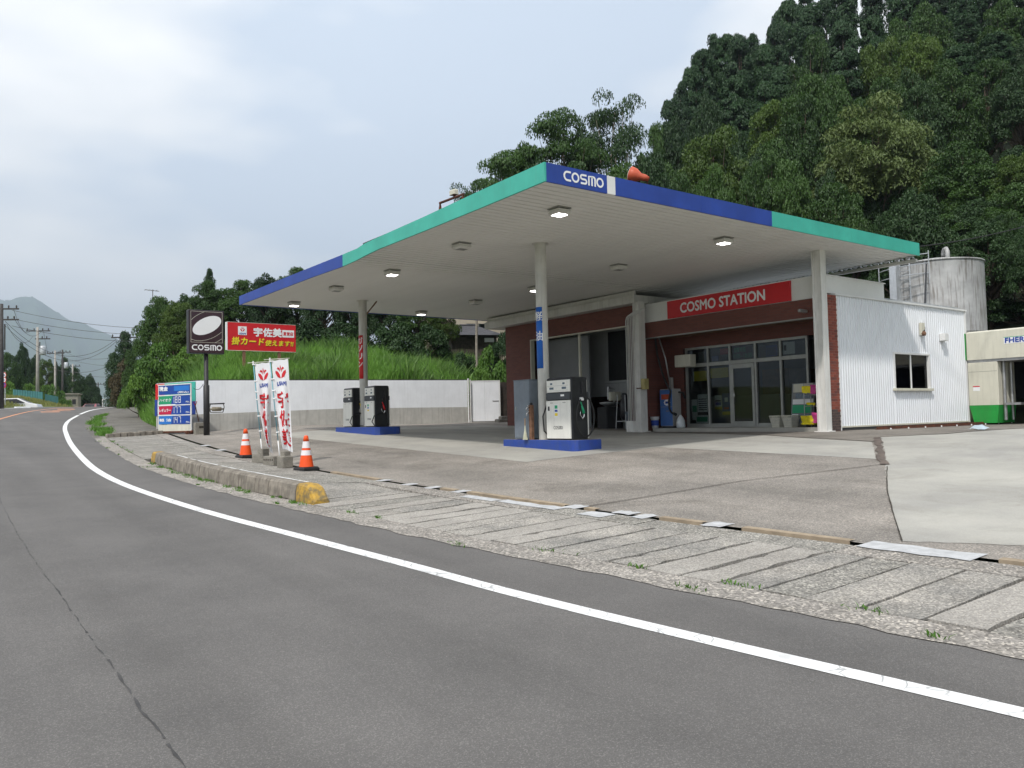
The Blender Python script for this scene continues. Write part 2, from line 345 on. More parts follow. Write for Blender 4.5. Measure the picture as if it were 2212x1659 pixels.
stone('lot', (.3, .273, .243), (1.5, 1.45, 1.4), fine=75, mott=.55, mvar=.2, bump=.4, speckamt=.75, dark=.5, tint=(.27, .25, .225), stain=((.15, .135, .115), .7, .7), along=(1.0, 1.6, .1))
stone('pale_concrete', (.405, .392, .352), (1.2, 1.2, 1.18), fine=120, mott=.7, mvar=.1, bump=.2, speckamt=.4, dark=.25, tint=(.36, .35, .325), stain=((.23, .215, .185), .8, .5), along=(.9, 1.1, .07))
stone('dark_lot', (.22, .2, .175), (1.5, 1.45, 1.4), fine=80, mott=.8, mvar=.25, bump=.4, speckamt=.6, dark=.4, stain=((.12, .11, .1), .9, .6))
stone('path', (.15, .14, .125), (1.7, 1.7, 1.6), fine=60, mott=.8, mvar=.25, bump=.5, speckamt=.8)
pm('kerb', (.235, .21, .175), rough=.95, var=.3, scale=6, streak=.9, bump=.7, bscale=45)
stone('block', (.3, .28, .24), (1.3, 1.3, 1.3), fine=130, mott=4, mvar=.25, bump=.7, speckamt=.8, stain=((.1, .09, .075), 4, .7))
pm('grout', (.46, .465, .47), rough=.8, var=.15, scale=9)
pm('road_white', (.8, .8, .79), rough=.6, var=.03, scale=4, col2=(.6, .6, .59), pos=(.3, .45))
def cracked(m, scale, col):
    n, l = m.node_tree.nodes, m.node_tree.links; p = n['Principled BSDF']; src = p.inputs['Base Color'].links[0].from_socket; t = n.new('ShaderNodeTexCoord')
    no = n.new('ShaderNodeTexNoise'); no.inputs['Scale'].default_value = scale*.6; l.new(t.outputs['Object'], no.inputs[0]); ad = n.new('ShaderNodeVectorMath'); ad.operation = 'MULTIPLY_ADD'; ad.inputs[1].default_value = (.12, .12, .12); l.new(no.outputs[1], ad.inputs[0]); l.new(t.outputs['Object'], ad.inputs[2])
    v = n.new('ShaderNodeTexVoronoi'); v.feature = 'DISTANCE_TO_EDGE'; v.inputs['Scale'].default_value = scale; l.new(ad.outputs[0], v.inputs[0])
    mr = n.new('ShaderNodeMapRange'); mr.inputs[1].default_value = .0; mr.inputs[2].default_value = .05; mr.inputs[3].default_value = .75; mr.inputs[4].default_value = 0; l.new(v.outputs['Distance'], mr.inputs[0])
    n3 = n.new('ShaderNodeTexNoise'); n3.inputs['Scale'].default_value = 2.2; l.new(t.outputs['Object'], n3.inputs[0]); m3 = n.new('ShaderNodeMapRange'); m3.inputs[1].default_value = .38; m3.inputs[2].default_value = .55; l.new(n3.outputs[0], m3.inputs[0]); mu = n.new('ShaderNodeMath'); mu.operation = 'MULTIPLY'; l.new(mr.outputs[0], mu.inputs[0]); l.new(m3.outputs[0], mu.inputs[1])
    q = n.new('ShaderNodeMix'); q.data_type = 'RGBA'; q.inputs[7].default_value = (*col, 1); l.new(mu.outputs[0], q.inputs[0]); l.new(src, q.inputs[6]); l.new(q.outputs[2], p.inputs['Base Color'])
cracked(MATS['road_white'], 7, (.2, .2, .2))
pm('road_orange', (.62, .26, .12), rough=.6, var=.15, scale=3)
pm('seam', (.062, .06, .06), rough=.9, var=.3, scale=8)
pm('yellow_paint', (.5, .3, .045), rough=.75, scale=9, col2=(.2, .15, .07), pos=(.38, .6), bump=.6, bscale=25)
pm('dirt', (.1, .075, .05), rough=1, var=.4, scale=2, bump=.5, bscale=12); pm('forest_floor', (.03, .04, .014), rough=1, var=.4, scale=1, bump=.5, bscale=6)
pm('ground_green', (.07, .13, .025), rough=1, scale=.8, col2=(.035, .055, .018), bump=.6, bscale=8)
pm('verge', (.16, .15, .06), rough=1, scale=1.5, col2=(.07, .12, .025), bump=.6, bscale=8)
pm('tan_edge', (.32, .255, .18), rough=.8, var=.2, scale=5); pm('steel_brown', (.12, .095, .08), rough=.8, var=.3, scale=6)
leafmat('grass_blade', (.05, .14, .016), (.21, .4, .065), .3); leafmat('reed_blade', (.06, .14, .03), (.24, .38, .1), .3)
leafmat('weed_leaf', (.05, .13, .015), (.14, .3, .04), .3)
leafmat('dry_grass', (.12, .16, .03), (.3, .3, .1), .3)

# ------------------------------------------------------------------ ground, road, pavement
def wall_y(X): return 31.4-.19*(X-9)
def T(X, Y):
    X = np.asarray(X, float); Y = np.asarray(Y, float); t = X-Xe(Y); lot = np.minimum(G(X, Y), G(np.minimum(X, 30), Y))-.07
    d = Y-wall_y(X)-.85; d = np.where(X > 19.3, d-2.2*sst((X-19.3)/1.0)-.3*(X-19.3), d)
    B = 3.0+.215*np.clip(d, 0, 11)+.04*np.clip(d-11, 0, 60)
    R = base(Y)+.12+.85*np.maximum(0, t-2.5)
    edge = np.where(X < 8.75, Y > 34.2+(7.87-X)*0, d > 0)
    behind = edge & (t > 2.35)
    bank = np.minimum(B, R)
    q = X-.25*(Y-20)-29.5; hill = .85+.55*np.minimum(np.maximum(q, 0), 52)*sst((q+1)/4)
    z = np.where(behind, bank, lot)
    z = np.where(q > 0, np.maximum(z, hill), z)
    l = -8.2-t
    z = np.where(l > 0, base(Y)-.02+.9*sst(l/4)*sst((Y-38)/14)*sst((95-Y)/15)+.03*np.clip(l-6, 0, 40)*sst((Y-40)/40), z)
    far = sst((np.hypot(X, Y)-220)/300)
    return z*(1-far)+(-14)*far
def axis(lo, hi, fine0, fine1, st):
    a = list(np.arange(fine0, fine1+st/2, st)); s = st
    x = fine1
    while x < hi: s *= 1.22; x += s; a.append(min(x, hi))
    s = st; x = fine0
    while x > lo: s *= 1.22; x -= s; a.insert(0, max(x, lo))
    return np.array(a)
xs = axis(-9000, 9000, -10, 40, .55); ys = axis(-3000, 9000, -4, 62, .5)
XX, YY = np.meshgrid(xs, ys); ZZ = T(XX, YY); ny, nx = XX.shape
me = bpy.data.meshes.new('ground'); me.vertices.add(nx*ny); me.vertices.foreach_set('co', np.stack([XX, YY, ZZ], -1).astype(np.float32).ravel())
idx = np.arange(nx*ny).reshape(ny, nx); q4 = np.stack([idx[:-1, :-1], idx[:-1, 1:], idx[1:, 1:], idx[1:, :-1]], -1).reshape(-1, 4); nf = len(q4)
me.loops.add(nf*4); me.loops.foreach_set('vertex_index', q4.ravel().astype(np.int32)); me.polygons.add(nf)
me.polygons.foreach_set('loop_start', np.arange(0, nf*4, 4, dtype=np.int32)); me.polygons.foreach_set('loop_total', np.full(nf, 4, np.int32))
me.materials.append(MATS['ground_green']); me.materials.append(MATS['verge']); me.materials.append(MATS['dirt']); me.materials.append(MATS['forest_floor'])
cx_, cy_ = XX.ravel()[q4].mean(1), YY.ravel()[q4].mean(1); tt = cx_-Xe(cy_)
mi = np.where(tt < -7.5, 1, 0); mi = np.where((cx_ > 27) & (cx_-.25*(cy_-20) > 29), 3, mi); mi = np.where((cy_ > 44) & (tt > 6), 3, mi); mi = np.where((tt > 1.5) & (cy_ < 34) & (cy_ > 32.6) & (cx_ < 9), 2, mi)
me.polygons.foreach_set('material_index', mi.astype(np.int32)); me.polygons.foreach_set('use_smooth', [True]*nf); me.update(calc_edges=True)
ground = bpy.data.objects.new('ground', me); COL.objects.link(ground); ground['kind'] = 'structure'

mb = MB(); prev = None
for Y in np.concatenate([np.arange(-25, 60, .7), np.arange(60, 200, 3)]):
    x1 = float(Xe(Y))+.06; sk = 0
    row = [(x1-w_, float(Y)-w_*0, float(base(Y))+(.0 if w_ < 6 else .0)) for w_ in (0, .5, 1.1, 2, 3, 4, 5, 6, 7, 8.2, 8.8)]
    if prev: [mb.quad(prev[i+1], prev[i], row[i], row[i+1]) for i in range(len(row)-1)]
    prev = row
road = mb.build('road', 'asphalt', smooth=True); road['kind'] = 'structure'
zr = lambda X, Y: base(Y)
EL = herm([-8,1.72,2.92,3.72,4.43,5.32,6.55,7.98,9.14,10.17,11.37,13.42,16.1,19.95,22.52,25.92,30.2,35.22,39.42,42.63,46.12,50.2,55.4,61,70,85,110],[5.1,4.26,4.09,3.98,3.89,3.8,3.72,3.6,3.5,3.4,3.3,3.19,3.13,3.27,3.48,3.8,4.24,4.82,5.34,5.81,6.42,7.3,8.5,10,13.4,19.9,31.9])
ribbon('edge_line', EL, -6, 52.2, .16, zr, .004, 'road_white', road, .25)
ribbon('edge_line', EL, 53.4, 105, .16, zr, .004, 'road_white', road, .8)
ribbon('centre_line', lambda y: EL(y)-3.35, 26, 105, .15, zr, .004, 'road_orange', road, .8)
ribbon('edge_line', lambda y: EL(y)-6.5, 26, 105, .15, zr, .004, 'road_white', road, .8)
mb = MB()
for k in range(7):
    y = 57+k*1.1; x = float(EL(y))-1.75+random.uniform(-.5, .5)
    mb.quad((x-.55, y, float(base(y))+.005), (x+.55, y+.1, float(base(y))+.005), (x+.5, y+.55, float(base(y+.5))+.005), (x-.5, y+.5, float(base(y+.5))+.005))
mb.build('road_lettering', 'road_orange', road)
# construction joint in the asphalt: a thin wandering tar line
mb = MB(); pv = None; xw = 0
for i in range(330):
    y = 1.0+i*.07; xw = xw*.9+random.uniform(-.006, .006); x = .93+.0028*(y-3)**2*.5+xw; w = random.choice([.002, .003, .004, .006, .009, .002])*(1 if y < 7 else .7)
    c = [(x-w, y, float(base(y))+.003), (x+w, y, float(base(y))+.003)]
    if pv and random.random() < .8: mb.quad(pv[0], pv[1], c[1], c[0])
    pv = c
mb.build('asphalt_joint', 'seam', road)

# sidewalk
def SW(X, Y): t = X-Xe(Y); return G(X, Y)+zk(t, Y)
def tp(t, y): return (float(Xe(y))+t, y)
side = sheet('sidewalk', [tp(-.02, y) for y in np.arange(-4, 33.6, .8)]+[tp(2.47, y) for y in np.arange(33, -4.1, -.8)], SW, -.03, 'joint_dirt_and_shade', .5, kind='structure')
gut = [tp(-.05+random.uniform(-.04, .03), y) for y in np.arange(-4, 33.4, .22)]+[tp(.33+random.uniform(-.012, .012), y) for y in np.arange(33.3, -4.1, -.3)]
sheet('gutter_strip', gut, SW, .006, 'aggregate', .6, side)
def slab(name, t0, t1, y0, y1, mat, jit=.012, thick=.045, nseg=9, off=0.0, chip=0):
    mb = MB(); top = []; dz0, dz1 = random.uniform(-.005, .006), random.uniform(-.005, .006)
    for i in range(nseg+1):
        t = t0+(t1-t0)*i/nseg; e = chip if 2 <= i <= nseg-1 and random.random() < .6 else 0
        for y in (y0+random.uniform(0, jit)+e*random.random(), y1-random.uniform(0, jit)-e*random.random()):
            X, Y = tp(t, y); top.append((X, Y, float(SW(X, Y))+off+dz0+(dz1-dz0)*i/nseg))
    n = nseg+1; bot = [(a, b, c-thick) for a, b, c in top]
    fs = [(2*i, 2*i+2, 2*i+3, 2*i+1) for i in range(nseg)]
    fs += [(2*i+2*n, 2*i+2+2*n, 2*i+2, 2*i) for i in range(nseg)]+[(2*i+1, 2*i+3, 2*i+3+2*n, 2*i+1+2*n) for i in range(nseg)]
    fs += [(0, 1, 1+2*n, 2*n), (2*n-1, 2*n-2, 4*n-2, 4*n-1)]
    return mb.add(top+bot, fs).build(name, mat, side)
y = -2.0
while y < 11.3:
    p = random.uniform(.36, .45); w = random.choice([.008, .014, .02, .03])
    slab('slab', .37+random.uniform(-.03, .03), 1.96, y+w/2, y+p-w/2, random.choice(['slab_a', 'slab_b', 'slab_c', 'slab_a']), .014, chip=random.choice([0, 0, .03, .06])); y += p
while y < 21.0:
    p = random.uniform(1.1, 1.5); slab('slab', .72, 1.96, y+.008, y+p-.008, random.choice(['slab_a', 'slab_b']), .01, .02); y += p
while y < 31.6:
    p = random.uniform(.4, .52); slab('slab', .36, 1.96, y+.007, y+p-.007, random.choice(['slab_a', 'slab_b', 'slab_b']), .01); y += p
y = -3.0
while y < 31.5:
    p = random.uniform(1.6, 2.4); slab('inner_slab', 1.985, 2.375, y+.006, y+p-.006, random.choice(['slab_a', 'slab_b', 'aggregate']), .006); y += p
# grout patches and the brown steel edge along the drain
for ya, yb, ta, tb in ((3.35, 4.35, 2.3, 2.62), (5.9, 6.15, 2.36, 2.62), (6.9, 7.1, 2.3, 2.6), (7.35, 7.75, 2.1, 2.36), (7.2, 7.5, 2.42, 2.62), (8.05, 8.3, 2.36, 2.62), (8.2, 9.4, 2.16, 2.36), (9.45, 10.2, 2.12, 2.3), (10.55, 10.75, 2.34, 2.6), (11.3, 11.5, 2.34, 2.6), (11.95, 12.15, 2.34, 2.58), (12.8, 13.0, 2.34, 2.58), (22.5, 22.9, 2.3, 2.55), (24.6, 25.0, 2.3, 2.55)):
    pl = [tp(ta+random.uniform(-.02, .02), ya+(yb-ya)*i/5) for i in range(6)]+[tp(tb+random.uniform(-.03, .03), yb-(yb-ya)*i/5) for i in range(6)]
    sheet('grout_patch', pl, SW, .009, 'grout', .3, side)
for ya, yb in ((1.0, 3.2), (4.5, 5.7), (6.2, 6.8), (7.8, 8.0), (8.35, 10.5), (10.8, 11.2), (13.1, 15.0)):
    mb = MB()
    n = max(2, int((yb-ya)/.4)); P_ = [(tp(2.47, ya+(yb-ya)*i/n), tp(2.57, ya+(yb-ya)*i/n)) for i in range(n+1)]
    for i in range(n): a, b = P_[i]; c, d = P_[i+1]; mb.quad((*a, g(*a)+.014), (*b, g(*b)+.013), (*d, g(*d)+.013), (*c, g(*c)+.014)); mb.quad((*a, g(*a)-.03), (*a, g(*a)+.014), (*c, g(*c)+.014), (*c, g(*c)-.03))
    mb.build('drain_edge', 'tan_edge', side)

# forecourt
lot = sheet('forecourt', [tp(2.5, y) for y in np.arange(-6, 33.6, .8)]+[(14, 33.4), (21, 31.9), (33, 31.9), (33, -6)], G, 0, 'lot', .7, kind='structure')
sheet('apron', [(9.75, 12.72), (13.2, 12.4), (13.2, 7.45), (15.6, 8.9), (16.2, 10.9), (17.0, 12.7), (18.3, 18.2), (18.3, 26.5), (9.7, 26.8)], G, .004, 'pale_concrete', .7, lot, rough_edge=.012)
sheet('apron', [(12.66, 6.98), (12.4, 6.86), (10.5, 5.8), (8.9, 4.85), (7.76, 4.16), (8.3, 3.2), (9.2, 0), (30, 0), (30, 6.2), (22, 8.2), (17.75, 8.42), (16.7, 9.3)], G, .004, 'pale_concrete', .7, lot, rough_edge=.02)
sheet('dark_band', [(16.3, 10.9), (15.7, 8.9), (16.64, 9.36), (17.8, 8.5), (22, 8.3), (30, 6.3), (30, 11.7), (18.6, 11.7), (18.5, 18.2), (17.1, 12.7)], G, .008, 'dark_lot', .7, lot, rough_edge=.02)
def slot(name, pts, w, mat, off=.012):
    mb = MB()
    for (a, b) in zip(pts[:-1], pts[1:]):
        n = max(1, int(math.dist(a, b)/.3)); dx, dy = (b[0]-a[0])/math.dist(a, b), (b[1]-a[1])/math.dist(a, b); pv = None
        for i in range(n+1):
            x, y = a[0]+(b[0]-a[0])*i/n, a[1]+(b[1]-a[1])*i/n; ww = w*random.uniform(.7, 1.2); jx = random.uniform(-w, w)*.25
            c = [(x-dy*(ww/2+jx), y+dx*(ww/2+jx)), (x+dy*(ww/2-jx), y-dx*(ww/2-jx))]; c = [(p[0], p[1], g(*p)+off) for p in c]
            if pv: mb.quad(pv[0], pv[1], c[1], c[0])
            pv = c
    return mb.build(name, mat, lot)
slot('drain_grate', [(12.6, 6.99), (16.64, 9.38)], .13, 'steel_brown')
slot('expansion_joint', [(7.2, 8.07), (9.98, 7.8), (12.6, 7.05)], .022, 'joint_dirt_and_shade')
slot('expansion_joint', [(7.15, 18.2), (9.7, 17.9)], .012, 'joint_dirt_and_shade', .011)
slot('expansion_joint', [(12.45, 6.86), (10.5, 5.8), (8.9, 4.85), (7.76, 4.16)], .015, 'joint_dirt_and_shade')
slot('expansion_joint', [(7.0, 25.5), (9.7, 25.3)], .012, 'joint_dirt_and_shade', .011)
# covers and patches far right
for c, w, h, r in (((19.6, 5.9), 1.3, .9, .5), ((21.6, 6.8), .8, .6, .3)):
    pl = [(c[0]+(a*w*math.cos(r)-b*h*math.sin(r))/2, c[1]+(a*w*math.sin(r)+b*h*math.cos(r))/2) for a, b in ((-1,-1),(1,-1),(1,1),(-1,1))]
    sheet('steel_cover', pl, G, .013, 'grout', .5, lot); slot('cover_joint', pl+[pl[0]], .03, 'joint_dirt_and_shade', .01)
# path beyond the driveway, one step higher, with a broken concrete end
path = sheet('footpath', [tp(-.04, y) for y in np.arange(32.2, 95, 1.5)]+[tp(2.5, y) for y in np.arange(95, 32.1, -1.5)], lambda X, Y: base(Y)+.012+.15*sst((X-Xe(Y)-.35)/.5)*np.clip((Y-30)/3, 0, 1), 0, 'path', 1.2, kind='structure')
mb = MB()
for i in range(9):
    a = .35+i*.22; x, yy = tp(a, 32.05+.02*i); z = g(x, yy); mb.cbox(x, x+.215, yy-.13+random.uniform(-.03, .03), yy+.25, z-.1, z+.15+random.uniform(-.03, .01), .02)
mb.build('end_kerb', 'kerb', path)
# weeds, grass
def blades(n, pick, hgt, wid, mat, name, label, cat, lean=.35):
    P_ = pick(n); n = len(P_); h = RNG.uniform(hgt[0], hgt[1], n); a = RNG.uniform(0, 2*np.pi, n); b = RNG.uniform(0, 2*np.pi, n)
    w = RNG.uniform(wid[0], wid[1], n); l = RNG.uniform(.05, lean, n)*h
    cl_ = .55+.9*(.5+.5*np.sin(P_[:, 0]*1.9+1.3*np.sin(P_[:, 1]*1.1))*np.cos(P_[:, 1]*1.6+P_[:, 0]*.4))*RNG.uniform(.6, 1.1, n); h = h*(cl_ if hgt[1] > .9 else 1); l = l*(cl_ if hgt[1] > .9 else 1)
    up = np.stack([np.cos(a)*l, np.sin(a)*l, h], 1); sd = np.stack([np.cos(b)*w, np.sin(b)*w, np.zeros(n)], 1)
    v = np.empty((n, 4, 3)); v[:, 0] = P_-sd*.5; v[:, 1] = P_+up*.55*np.array([.5, .5, 1])-sd; v[:, 2] = P_+up*np.array([1, 1, .95]); v[:, 3] = P_+up*.55*np.array([.5, .5, 1])+sd
    o = bulk(name, v.reshape(-1, 3), n, 4, mat); tag(o, label, cat, kind='stuff'); return o
def pick_bank(n):
    X = RNG.uniform(6.5, 27, n*2); Y = RNG.uniform(30, 52, n*2); t = X-Xe(Y)
    d = np.where(X < 8.9, Y-34.4, Y-wall_y(X)-.6); d = np.where(X > 19.3, d-2.4-.3*(X-19.3), d)
    k = (d > 0) & (t > 2.55) & (RNG.random(n*2) < np.clip(1.15-d/26, .25, 1)); X, Y = X[k][:n], Y[k][:n]
    return np.stack([X, Y, T(X, Y)-.03], 1)
blades(115000, pick_bank, (.35, .91), (.008, .019), 'grass_blade', 'tall_grass', 'tall green grass covering the bank behind the white wall', 'grass', .7)
def pick_reed(n):
    P_ = pick_bank(n*3); k = (np.sin(P_[:, 0]*1.1+2*np.sin(P_[:, 1]*.5))+np.cos(P_[:, 1]*1.3+P_[:, 0]*.3)+RNG.normal(0, .6, len(P_))) > .75; return P_[k][:n]
blades(15000, pick_reed, (.7, 1.25), (.012, .028), 'reed_blade', 'reed_grass', 'taller pale reed clumps standing among the grass on the bank', 'grass', .75)
def pick_road(n):
    Y = RNG.uniform(33.5, 75, n); t = 2.45+RNG.exponential(.8, n); X = Xe(Y)+t; return np.stack([X, Y, T(X, Y)-.03], 1)
blades(30000, pick_road, (.15, .6), (.008, .02), 'grass_blade', 'roadside_grass', 'lush green grass beside the footpath left of the price board', 'grass', .6)
def pick_verge(n):
    Y = RNG.uniform(42, 85, n); X = Xe(Y)-8.7-RNG.uniform(0, 7, n); return np.stack([X, Y, T(X, Y)-.02], 1)
blades(24000, pick_verge, (.08, .35), (.012, .03), 'dry_grass', 'verge_grass', 'dry yellowish grass on the far verge across the road', 'grass')
def pick_weed(n):
    o = []
    for c in range(int(n/28)):
        if c % 2 == 0: y = RNG.uniform(32.5, 46); t = RNG.uniform(.2, .9)
        elif c % 4 == 1: y = RNG.uniform(11.2, 20.5); t = .26+RNG.normal(0, .03)
        else: y = RNG.uniform(1, 31); t = RNG.choice([.35, .02, .34, .36, -.02])
        s = RNG.uniform(.02, .11)
        for k in range(28):
            X = float(Xe(y))+t+RNG.normal(0, s*.5); Y = y+RNG.normal(0, s*1.3); o.append((X, Y, float(SW(X, Y))+(.02 if y > 32 else -.005)))
    return np.array(o)
blades(3600, pick_weed, (.015, .06), (.004, .01), 'weed_leaf', 'weeds', 'small green weeds along the kerb and in the paving joints', 'weeds', 1.2)
def pick_strip(n):
    Y = RNG.uniform(32.6, 50, n); t = .42+.1*np.sin(Y*1.3)+RNG.normal(0, .13, n); k = (np.sin(Y*2.1)+np.sin(Y*.9+1)+RNG.normal(0, .5, n)) > -.5; X = Xe(Y)+t; return np.stack([X, Y, base(Y)+.01+.1*sst((t-.35)/.5)], 1)[k]
blades(5200, pick_strip, (.04, .2), (.008, .02), 'weed_leaf', 'path_weeds', 'strip of low weeds growing between the road and the far footpath', 'weeds', 1.0)
# kerb stones
kerb = thing('kerb', 'row of stained concrete kerb stones with yellow painted ends', 'kerb', (*tp(.5, 16), g(*tp(.5, 16))))
ks = [11.25, 11.85, 12.3, 12.85, 13.4, 14.0, 14.6, 15.2, 15.8, 16.4, 17.0, 17.35, 17.95, 18.6, 19.2, 19.8, 20.4, 20.95]
for i in range(len(ks)-1):
    a, b = ks[i]+.008, ks[i+1]-.008; mb = MB(); n = 4; o = kerb.location; rows = []
    for j in range(n+1):
        yy = a+(b-a)*j/n; x0 = float(Xe(yy))+.36; zb = float(base(yy)); h = .27
        if i == 0: h = .275-.2*max(0, 1-j/1.6)**1.6
        if i == len(ks)-2: h = .27-.02*j/n
        jx = random.uniform(-.006, .006)
        rows.append([(x0+jx+.0, yy, zb-.05), (x0+.015+jx, yy, zb+h*.55), (x0+.03+jx, yy, zb+h-.03), (x0+.06+jx, yy, zb+h), (x0+.23, yy, zb+h+.004), (x0+.25, yy, zb+h-.03), (x0+.25, yy, zb-.05)])
    vs = [p for r_ in rows for p in r_]; m_ = 7; fs = [(j*m_+k, (j+1)*m_+k, (j+1)*m_+k+1, j*m_+k+1)[::-1] for j in range(n) for k in range(m_-1)]
    fs += [tuple(range(m_)), tuple(range(n*m_+m_-1, n*m_-1, -1))]
    k_ = mb.add(vs, fs).build('kerb_stone', 'yellow_paint' if i in (0, len(ks)-2) else 'kerb', kerb, org=o)
    if i == 0: k_['label'] = 'chipped yellow kerb end nearest the forecourt entrance'
mb = MB(); pv = None
for yy in np.arange(11.9, 19.2, .2):
    x0 = float(Xe(yy))+.575; c = [(x0+random.uniform(-.008, .008), yy, float(base(yy))+.279), (x0+.035+random.uniform(-.01, .008), yy, float(base(yy))+.279)]
    if pv and random.random() < .86: mb.quad(pv[0], pv[1], c[1], c[0])
    pv = c
mb.build('white_stripe', 'road_white', kerb, org=kerb.location)
# ------------------------------------------------------------------ station materials
pm('teal', (.055, .42, .33), rough=.5, var=.1, scale=1.2, streak=.1)
pm('blue', (.018, .055, .30), rough=.5, var=.14, scale=1.2, streak=.08)
pm('blue_kerb', (.02, .06, .33), rough=.6, scale=5, col2=(.03, .065, .24), streak=.15)
pm('white_panel', (.74, .74, .72), rough=.5, var=.04, scale=2)
pm('white_siding', (.76, .78, .81), rough=.4, var=.03, scale=1.2, streak=.045)
pm('soffit', (.72, .71, .675), rough=.55, var=.04, scale=1)
pm('dark_gap', (.03, .03, .03), rough=.9, var=.2)
pm('column_paint', (.55, .54, .50), rough=.45, var=.07, scale=3, streak=.25)
pm('column_white', (.72, .71, .68), rough=.5, var=.06, scale=3, streak=.25)
pm('eave', (.6, .59, .56), rough=.6, var=.08, scale=2, streak=.2)
pm('red_sign', (.58, .014, .02), rough=.35, var=.05, scale=2)
pm('frame_grey', (.33, .33, .31), rough=.4, metal=.6, var=.1, scale=4)
pm('frame_white', (.75, .75, .74), rough=.4, var=.05)
pm('black_gloss', (.02, .02, .024), rough=.3, var=.2, scale=4)
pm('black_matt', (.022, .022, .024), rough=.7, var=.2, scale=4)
pm('rubber', (.02, .02, .021), rough=.6, var=.2, scale=6)
pm('pump_white', (.76, .75, .70), rough=.4, var=.04, scale=3, streak=.12)
pm('pump_grey', (.045, .05, .058), rough=.4, var=.15)
pm('cabinet_grey', (.17, .20, .235), rough=.5, var=.08, scale=3, streak=.15)
pm('chrome', (.6, .6, .6), rough=.25, metal=1, var=.1)
pm('screen', (.12, .16, .2), rough=.2, var=.2, scale=20)
pm('ink', (.03, .03, .035), rough=.6, var=.1); pm('ink_blue', (.03, .07, .35), rough=.6, var=.1); pm('ink_red', (.6, .02, .03), rough=.6, var=.08)
pm('ink_white', (.82, .82, .82), rough=.5, var=.02); pm('ink_yellow', (.8, .62, .02), rough=.5, var=.06); pm('ink_green', (.02, .35, .16), rough=.5, var=.06)
pm('steel', (.42, .42, .42), rough=.4, metal=.7, var=.15, scale=6); pm('rust', (.16, .055, .03), rough=.9, scale=9, col2=(.07, .03, .02))
pm('galv', (.5, .52, .54), rough=.5, metal=.5, var=.12, scale=4, streak=.25)
pm('tank_steel', (.4, .4, .395), rough=.6, metal=.2, var=.18, scale=1.6, streak=.9)
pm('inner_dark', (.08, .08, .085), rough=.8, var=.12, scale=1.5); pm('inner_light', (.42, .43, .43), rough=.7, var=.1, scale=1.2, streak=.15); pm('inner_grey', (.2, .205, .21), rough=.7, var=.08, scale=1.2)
pm('wood', (.30, .19, .10), rough=.7, var=.2, scale=5); pm('pvc', (.62, .62, .6), rough=.45, var=.06, scale=4, streak=.2)
pm('cream', (.62, .60, .50), rough=.5, var=.05, scale=2, streak=.15); pm('green_paint', (.02, .30, .05), rough=.5, var=.1, scale=3, streak=.2)
pm('orange_lamp', (.5, .09, .04), rough=.5, var=.15, scale=5); pm('old_brown', (.19, .1, .06), rough=.85, var=.3, scale=9)
glassmat('glass', (.6, .64, .63), .35); glassmat('glass_dark', (.55, .6, .6), .2)
emit('lamp_on', (1, .98, .95), 9)
def brickmat(name, c1, c2, mortar, sc=1.0):
    m, n, l, p = newmat(name); t = n.new('ShaderNodeTexCoord'); mpn = n.new('ShaderNodeMapping'); mpn.inputs['Rotation'].default_value = (math.pi/2, 0, math.pi/2)
    mpn.vector_type = 'TEXTURE'; l.new(t.outputs['Object'], mpn.inputs[0])
    b = n.new('ShaderNodeTexBrick'); b.inputs['Scale'].default_value = sc; b.inputs['Color1'].default_value = (*c1, 1); b.inputs['Color2'].default_value = (*c2, 1); b.inputs['Mortar'].default_value = (*mortar, 1)
    b.inputs['Brick Width'].default_value = .22; b.inputs['Row Height'].default_value = .07; b.inputs['Mortar Size'].default_value = .006; b.inputs['Bias'].default_value = -.2
    l.new(mpn.outputs[0], b.inputs[0]); l.new(b.outputs[0], p.inputs['Base Color']); p.inputs['Roughness'].default_value = .75
    bu = n.new('ShaderNodeBump'); bu.inputs['Strength'].default_value = .5; bu.inputs['Distance'].default_value = .005; bu.invert = True; l.new(b.outputs[1], bu.inputs['Height']); l.new(bu.outputs[0], p.inputs['Normal'])
    return m
brickmat('brick_wall', (.17, .055, .04), (.13, .042, .032), (.12, .06, .05))
pm('brick_a', (.26, .075, .05), rough=.75, var=.15, scale=8); pm('brick_b', (.21, .06, .042), rough=.75, var=.15, scale=8); pm('brick_c', (.15, .055, .045), rough=.8, var=.2, scale=8); pm('brick_sooty', (.085, .06, .055), rough=.85, var=.25, scale=8)
pm('mortar', (.3, .2, .17), rough=.9, var=.2)

# ------------------------------------------------------------------ canopy
CX0, CX1, CY0, CY1 = 8.81, 21.68, 10.79, 27.05
zs = herm([10.7, 14, 17.85, 18.1, 21, 27.1], [5.60, 5.555, 5.505, 5.487, 5.485, 5.49])
CN = (CX0, CY0, g(CX0, CY0))
canopy = thing('canopy', 'large flat forecourt canopy with teal and blue edge and slatted soffit', 'canopy', CN)
pk = None; nP = 82; pw = (CY1-CY0-.06)/nP
for i in range(nP):
    y0 = CY0+.03+i*pw; z = float(zs(y0+pw/2))
    if pk is None: pk = MB().cbox(0, CX1-CX0-.06, .011, pw-.011, 0, .018, .005); pk.v = [(a, b, -c) for a, b, c in pk.v]; pk.f = [q[::-1] for q in pk.f]; pk = pk.build('soffit_plank', 'soffit', canopy); o = pk
    else: o = pk.copy(); COL.objects.link(o)
    o.location = (CX0+.03-CN[0], y0-CN[1], z+.018-CN[2])
MB().box(CX0+.04, CX1-.04, CY0+.04, 17.9, 5.63, 5.84).box(CX0+.04, CX1-.04, 17.9, CY1-.04, 5.512, 5.72).build('deck', 'dark_gap', canopy, org=CN)
